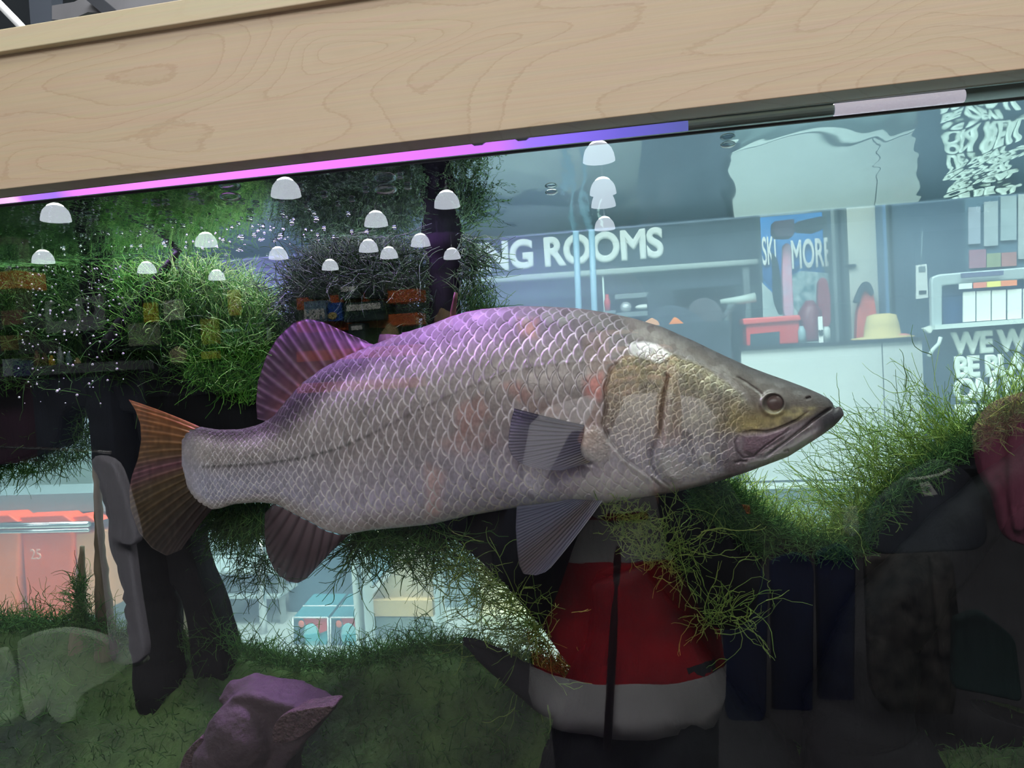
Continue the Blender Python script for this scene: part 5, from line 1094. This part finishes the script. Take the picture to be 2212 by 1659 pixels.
for k, (x0, y0, x1, y1, cc, lb, wl) in enumerate(((742, 655, 830, 690, (46, 66, 70), 'long dark box with a white line of print', 1), (664, 614, 702, 643, (44, 58, 64), 'small dark box at the left of the upper shelf', 0), (730, 616, 775, 643, (60, 76, 80), 'dark box with a white label on the upper shelf', 1),
        (786, 610, 828, 642, (36, 44, 56), 'dark speaker shaped box on the upper shelf', 0), (752, 700, 790, 740, (50, 60, 66), 'dark box with a framed white label on the lower shelf', 1))):
    o = thing('carton_box', lb, 'box', tuple(M((x0 + x1) / 2, y1, 4.95))); MR(x0, y0, x1, y1, 4.9, .3).build('carton', C('carton_%d' % k, *cc, rough=.6), o)
    if wl: MR(x0 + 6, y0 + 4, x1 - 8, y0 + 12, 4.89, .006).build('print_block', off_white, o)
for k, (q, qy, lb) in enumerate(((845, 722, 'beige cloth sack right of the shelf boxes'), (960, 690, 'beige cloth sack at the foot of the upright post'))):
    tag(MB().ell(M(q, qy, 5.0), (.075, .06, .085), 18, 12, lambda d: 1 + .12 * math.sin(5 * d[0] + 3 * d[2])).build('sack', C('sack_%d' % k, 196, 172, 128, rough=.9), None, True), lb, 'sack')
# left hand shelving, clock sign, bottles
lu = thing('shelf_unit', 'purple tinted shelf unit with a lettered header reflected at the left edge', 'shelf unit', tuple(M(20, 900, 4.6)))
MR(-260, 540, 62, 1000, 4.9, .2).build('back_panel', C('unit_plum', 98, 62, 88, rough=.7, var=.25, vscale=2), lu)
MR(-260, 556, 34, 608, 4.6, .05).build('header_board', black_p, lu)
text('HITE', 26, 584, 4.59, 15, mid_grey, lu, wide=.8, bold=.004, ext=.002, mir=True) if False else None
text('vit', 26, 584, 4.58, 14, C('header_letters', 170, 176, 186), lu, wide=1, bold=.004, ext=.002, mir=True); text('top', 26, 600, 4.58, 14, C('header_letters2', 170, 176, 186), lu, wide=1, bold=.004, ext=.002, mir=True)
MR(-260, 611, 38, 622, 4.55, .3).build('orange_lip', lip_o, lu)
for k, q in enumerate((700, 756, 812)): MR(-260, q, 58, q + 8, 4.5, .35).build('shelf_board', C('board_plum_%d' % k, 80, 58, 90), lu)
for k, (x0, y0, x1, y1, cc, lb) in enumerate(((2, 672, 40, 700, (140, 60, 90), 'plum red pack on the left shelf unit'), (0, 726, 30, 756, (150, 130, 90), 'tan pack on the left shelf unit'), (4, 776, 26, 812, (170, 176, 200), 'pale blue pack on the left shelf unit'), (28, 780, 52, 812, (90, 96, 150), 'blue pack beside the pale blue pack'))):
    o = thing('pack', lb, 'pack', tuple(M((x0 + x1) / 2, y1, 4.5))); MR(x0, y0, x1, y1, 4.45, .1).build('carton', C('pack_%d' % k, *cc), o)
cs = thing('clock_sign', 'grey sign board with a round dial and a dark lettered panel', 'sign', tuple(M(160, 715, 4.6)))
gs = C('sign_grey', 150, 158, 160, rough=.5)
MR(163, 643, 218, 702, 4.6, .06).build('dial_panel', gs, cs); MR(98, 696, 214, 712, 4.58, .06).build('base_strip', gs, cs)
MB().ell(M(190, 664, 4.58), (.043 * 1.2, .01, .055 * 1.1), 28, 12).build('dial', black_p, cs, True); text('S', 194, 674, 4.555, 19, gs, cs, wide=.8, ext=.002, mir=True)
MR(111, 656, 163, 696, 4.6, .06).build('dark_panel', black_p, cs)
text('fish', 158, 671, 4.585, 12, gs, cs, wide=.9, ext=.002, mir=True); text('chat', 158, 688, 4.585, 12, gs, cs, wide=.9, ext=.002, mir=True)
MB().prism([(97, 652), (106, 650), (114, 662), (112, 696), (98, 700)], 4.6, .05, True).build('side_bracket', gs, cs)
ch = thing('counter_shelf', 'dark long shelf with a pale edge reflected left of the tail fin', 'shelf', tuple(M(160, 900, 4.4)))
MR(66, 792, 258, 800, 4.3, .4).build('shelf_board', C('shelf_edge', 110, 118, 120, rough=.5), ch); MR(66, 800, 258, 1100, 4.35, .4).build('base_panel', C('shelf_base', 60, 68, 84, rough=.7, var=.3, vscale=4), ch)
for k, (q, h_, cc, lb) in enumerate(((82, 40, (150, 110, 100), 'brown bottle at the left end of the dark shelf'), (98, 34, (110, 64, 60), 'dark red bottle near the left end of the dark shelf'), (113, 28, (226, 180, 60), 'small yellow bottle on the dark shelf'), (132, 50, (170, 184, 190), 'tall pale bottle on the dark shelf'), (150, 36, (120, 150, 160), 'grey blue bottle on the dark shelf'), (168, 22, (206, 180, 130), 'squat tan jar at the right of the bottles'))):
    zz = float(M(q, 792, 4.4)[2]); xx = float(M(q, 792, 4.4)[0]); hh = h_ * 5.1 / F; r_ = .024
    tag(MB().lathe((xx, -4.4, zz), [(r_, 0), (r_, hh * .6), (r_ * .5, hh * .8), (r_ * .45, hh)], 14).build('bottle', C('bottle_%d' % k, *cc, rough=.4), None, True), lb, 'bottle')
for k, (x0, y0, x1, y1, cc, lb) in enumerate(((308, 655, 336, 700, (214, 190, 60), 'yellow pack hanging over the bright weed, left one'), (490, 627, 516, 680, (220, 196, 60), 'yellow pack highest over the bright weed'), (432, 690, 470, 742, (170, 170, 60), 'olive yellow pack lower in the bright weed'), (434, 760, 470, 774, (200, 190, 70), 'flat yellow pack low over the dark ledge'),
        (275, 700, 340, 744, (150, 160, 140), 'grey green pack at the foot of the slanting branch'), (480, 712, 512, 716, (170, 220, 220), 'thin pale blue peg rail'), (575, 708, 580, 734, (200, 226, 226), 'small pale peg left of the dorsal fin'), (352, 650, 392, 690, (190, 196, 180), 'pale pack beside the left yellow pack'))):
    tag(MR(x0, y0, x1, y1, 4.8, .05).build('hanging_pack', C('hang_%d' % k, *cc, rough=.5), None), lb, 'pack')
tag(MB().ell(M(385, 768, 4.7), (.075, .05, .075), 18, 12, lambda d: 1 + .06 * math.sin(6 * d[2])).build('hat', C('hat_beige', 190, 184, 150, rough=.9), None, True), 'round beige hat reflected between the branch and the dorsal fin', 'hat')

# clothes rails
def shirt(lb, body_pts, sl, yv, m, cat='shirt', folds=True):
    o = thing('hanging_shirt', lb, cat, tuple(M(body_pts[0][0], body_pts[0][1], yv)))
    q = resample(body_pts + [body_pts[0]], 50)[:-1]; MB().prism(q, yv, .05, True).build('body', m, o, bevel=.012, seg=3)
    for k, s_ in enumerate(sl):
        q = resample(s_ + [s_[0]], 30)[:-1]; MB().prism(q, yv - .03, .05, True).build('sleeve', m, o, bevel=.010, seg=3)
    return o
greyc = C('cloth_grey', 150, 146, 154, rough=.95, var=.12, vscale=5); greyd = C('cloth_grey_dark', 196, 194, 206, rough=.95, var=.15, vscale=6); greeny = C('cloth_sage', 186, 204, 184, rough=.95, var=.15, vscale=6)
shirt('grey t-shirt hanging sideways left of the tail fin', [(196, 990), (215, 984), (240, 1000), (262, 1080), (280, 1180), (292, 1280), (312, 1400), (314, 1432), (280, 1440), (236, 1440), (224, 1300), (206, 1150), (194, 1040)], [[(200, 985), (232, 988), (252, 1010), (276, 1090), (292, 1150), (296, 1184), (262, 1176), (240, 1174), (236, 1110), (216, 1040)]], 1.9, greyd)
shirt('long sage grey garment hanging in the lower left corner', [(36, 1386), (60, 1372), (130, 1360), (200, 1372), (300, 1420), (320, 1434), (262, 1450), (232, 1476), (196, 1486), (160, 1520), (164, 1548), (138, 1568), (110, 1556), (80, 1480), (50, 1450), (38, 1420)], [], 2.0, greeny)
shirt('pale grey garment with a straight hem hanging at the far lower left', [(36, 1400), (66, 1450), (92, 1538), (58, 1562), (44, 1500)], [], 2.05, C('cloth_pale', 210, 222, 204, rough=.95))
shirt('narrow grey garment at the very left edge', [(-40, 1420), (0, 1400), (22, 1460), (26, 1566), (0, 1580), (-40, 1580)], [], 2.1, C('cloth_moss', 170, 190, 168, rough=.95))
tag(MB().tube([M(-60, 962, 1.9), M(206, 975, 1.9), M(240, 978, 1.9)], .006, 10).build('clothes_rail', chrome, None, True), 'thin metal clothes rail over the grey t-shirt', 'rail')
shirt('maroon shirt with pale print hanging at the right edge', [(2112, 930), (2140, 880), (2180, 858), (2260, 840), (2300, 1200), (2196, 1176), (2176, 1168), (2150, 1060), (2128, 1040), (2116, 990)], [[(2180, 862), (2230, 850), (2240, 1100), (2200, 1168), (2184, 1100)]], 1.6, C('cloth_maroon', 168, 76, 110, rough=.9, var=.3, vscale=12, c2=srgb(190, 110, 140)))
bk_c = C('cloth_black', 66, 74, 86, rough=.9, var=.3, vscale=9)
shirt('dark wetsuit hanging behind the weed at the right', [(1880, 1110), (1920, 1060), (1980, 1020), (2030, 990), (2080, 1010), (2110, 1040), (2140, 1160), (2120, 1190), (1900, 1200), (1862, 1180)], [], 1.75, bk_c, 'wetsuit')
tgk = thing('swing_tag', 'white swing tag hanging on the dark wetsuit at the right', 'tag', tuple(M(2005, 1055, 1.6)))
MB().prism([(1986, 1044), (2006, 1040), (2026, 1068), (1998, 1072)], 1.6, .004, True).build('card', off_white, tgk)
MB().prism([(1994, 1052), (2004, 1050), (2012, 1058), (2000, 1061)], 1.596, .002, True).build('print_block', mid_grey, tgk)
tag(MB().tube([M(1960, 1036, 1.62), M(2000, 1032, 1.62), M(2036, 1024, 1.62), M(2052, 1014, 1.62)], .005, 8).build('hanger', off_white, None, True), 'white hanger bar above the swing tag', 'hanger')
denim = C('denim_dark', 15, 30, 68, rough=.9, var=.35, vscale=5)
for k, (x0, x1, y0, y1, lb) in enumerate(((1560, 1660, 1230, 1560, 'dark blue garment hanging right of the jacket, first of the row'), (1664, 1760, 1200, 1600, 'dark blue garment second in the row of blue clothes'), (1764, 1850, 1180, 1580, 'dark blue garment third in the row of blue clothes'))):
    shirt(lb, [(x0, y0 + 20), (x0 + 30, y0), (x1 - 20, y0 - 6), (x1, y0 + 20), (x1 - 4, y1), (x0 + 60, y1 + 12), (x0 + 8, y1)], [], 2.3 + .1 * k, denim, 'garment')
for k, (pts, cc, lb) in enumerate((([(1556, 1120), (1574, 1116), (1580, 1150), (1560, 1160)], (150, 150, 160), 'small pale cloth label right of the jacket'), ([(1590, 1110), (1612, 1108), (1614, 1146), (1592, 1146)], (180, 176, 170), 'pale star printed badge right of the cloth label'), ([(1592, 1090), (1620, 1092), (1622, 1110), (1594, 1110)], (150, 60, 50), 'small red tag above the pale badge'),
        ([(1822, 1096), (1852, 1094), (1856, 1146), (1842, 1160), (1822, 1146)], (150, 156, 160), 'pale grey cloth tab left of the wetsuit'), ([(2004, 1110), (2040, 1108), (2044, 1122), (2008, 1124)], (150, 60, 70), 'small red patch below the swing tag'), ([(2008, 1126), (2044, 1124), (2050, 1160), (2012, 1164)], (140, 140, 146), 'grey printed patch below the red patch'))):
    tag(MB().prism(pts, 1.9, .01, True).build('cloth_tab', C('tab_cloth_%d' % k, *cc, rough=.8), None), lb, 'cloth tab')
shirt('black patterned shirt hanging low at the right, behind the gap in the root', [(1870, 1210), (1990, 1180), (2060, 1200), (2080, 1400), (2060, 1560), (1960, 1580), (1880, 1500)], [[(2010, 1200), (2050, 1240), (2056, 1420), (2030, 1430)]], 2.4, C('cloth_pattern', 30, 30, 36, rough=.9, var=.6, vscale=14, c2=srgb(92, 88, 84)))
shirt('dark green coat hanging at the lower right edge', [(2066, 1340), (2120, 1320), (2196, 1380), (2212, 1520), (2120, 1500), (2060, 1490)], [], 2.0, C('cloth_forest', 40, 66, 66, rough=.9, var=.2), 'coat')

# unseen dark gondolas added behind the camera to keep the glass reflections dark
for k, (x0, x1, zt_, lb) in enumerate(((-11, -5.2, 2.3, 'unseen dark gondola backdrop added far left behind the camera'), (-5.0, -.6, 1.95, 'unseen dark gondola backdrop added behind the reflected shelf unit'), (-.4, 2.2, 2.2, 'unseen dark gondola backdrop added behind the person'), (2.4, 7, 2.4, 'unseen dark gondola backdrop added far right behind the camera'))):
    o = thing('gondola_backdrop', lb, 'gondola', ((x0 + x1) / 2, -6.7, 0))
    MB().box(x0, x1, -6.9, -6.6, 0, zt_).build('back_panel', C('gondola_back_%d' % k, 34, 40, 50, rough=.8, var=.3, vscale=2), o)
    for q in (.3, .8, 1.3, 1.8): MB().box(x0, x1, -6.6, -6.25, q, q + .03).build('shelf_board', dkw, o)

# ================================================================ BUBBLES UNDER THE WATER SURFACE
def bubble_mat():
    m, N, L, out = nodes('bubble'); tr = N.new('ShaderNodeBsdfTransparent'); tr.inputs[0].default_value = (.80, .86, .9, 1); gl = N.new('ShaderNodeBsdfGlossy'); gl.inputs['Roughness'].default_value = .06
    lw = N.new('ShaderNodeLayerWeight'); lw.inputs[0].default_value = .55; mx = N.new('ShaderNodeMixShader'); L.new(lw.outputs['Facing'], mx.inputs[0]); L.new(tr.outputs[0], mx.inputs[1]); L.new(gl.outputs[0], mx.inputs[2]); L.new(mx.outputs[0], out.inputs[0]); return m
bub_m = bubble_mat()
spots = [(418, 424, 12), (497, 414, 25), (313, 435, 7), (336, 438, 10), (358, 437, 9), (204, 437, 6), (435, 437, 7), (495, 437, 8), (522, 435, 8), (553, 440, 8), (541, 456, 8), (539, 473, 8), (647, 404, 10), (607, 431, 9), (661, 443, 8), (667, 452, 7), (677, 461, 7), (609, 462, 8), (365, 461, 8), (191, 462, 7), (201, 470, 8), (281, 469, 5),
    (365, 478, 7), (376, 479, 7), (395, 488, 7), (316, 489, 6), (327, 489, 6), (515, 483, 5), (500, 491, 5), (566, 489, 7), (630, 480, 7), (549, 507, 6), (522, 512, 7), (683, 473, 8), (606, 508, 7), (561, 517, 5), (435, 492, 4), (468, 475, 4), (832, 398, 26), (700, 420, 9), (730, 440, 7), (760, 430, 8), (790, 410, 8), (752, 462, 6), (1572, 304, 16), (1191, 408, 14), (864, 380, 8), (880, 402, 9), (700, 492, 6), (720, 512, 6), (760, 500, 6), (792, 500, 6), (852, 490, 6)]
for _ in range(150):
    q = rng.random(); spots.append((60 + 640 * q + rng.normal(0, 20), 455 + 100 * rng.random() + 0 * q, 2 + 3.5 * rng.random() ** 2))
b0 = None
for (qx, qy, hw) in spots:
    p = Pz(qx, qy, 1.694); z = float(zw(p[0])); p = Pz(qx, qy, z); 
    if not (.03 < p[1] < YB - .02): continue
    r_ = hw * (p[1] + .7) / F
    if b0 is None:
        b0 = MB().ell((0, 0, 0), (1, 1, .55), 18, 12).build('air_bubble', bub_m, None, True); o = b0
    else: o = b0.copy(); COL.objects.link(o)
    o.location = (p[0], p[1], z - .50 * r_); o.scale = (r_, r_, r_ * .8)
    tag(o, 'small air bubble floating against the underside of the water surface', 'bubble', 'air bubbles under the water surface')
mb = MB()
for _ in range(190):
    c = P(40 + 220 * rng.random() + rng.normal(0, 15), 575 + 300 * rng.random() ** 1.4, .10 + .2 * rng.random()); r_ = .0006 + .0011 * rng.random(); mb.ell(c, (r_, r_, r_), 8, 6)
tag(mb.build('fine_bubbles', mat('bubble_white', (.8, .85, .88), rough=.15, spec=.8), None, True), 'cloud of fine air bubbles rising at the left edge of the tank', 'bubbles', kind='stuff')

# ---- carriers of the goods beyond the tank
tag(MB().pbox(1640, 440, 1794, 1400, 6.65, .1).build('wall_front', mid_grey), kind='structure')
dt = thing('display_table', 'dark display table carrying the packs and vest beyond the fish', 'table', tuple(P(1490, 1100, 5.8)[:2]) + (0,))
MB().pbox(1392, 704, 1598, 1130, 5.45, .8).build('body', dk_pack, dt)
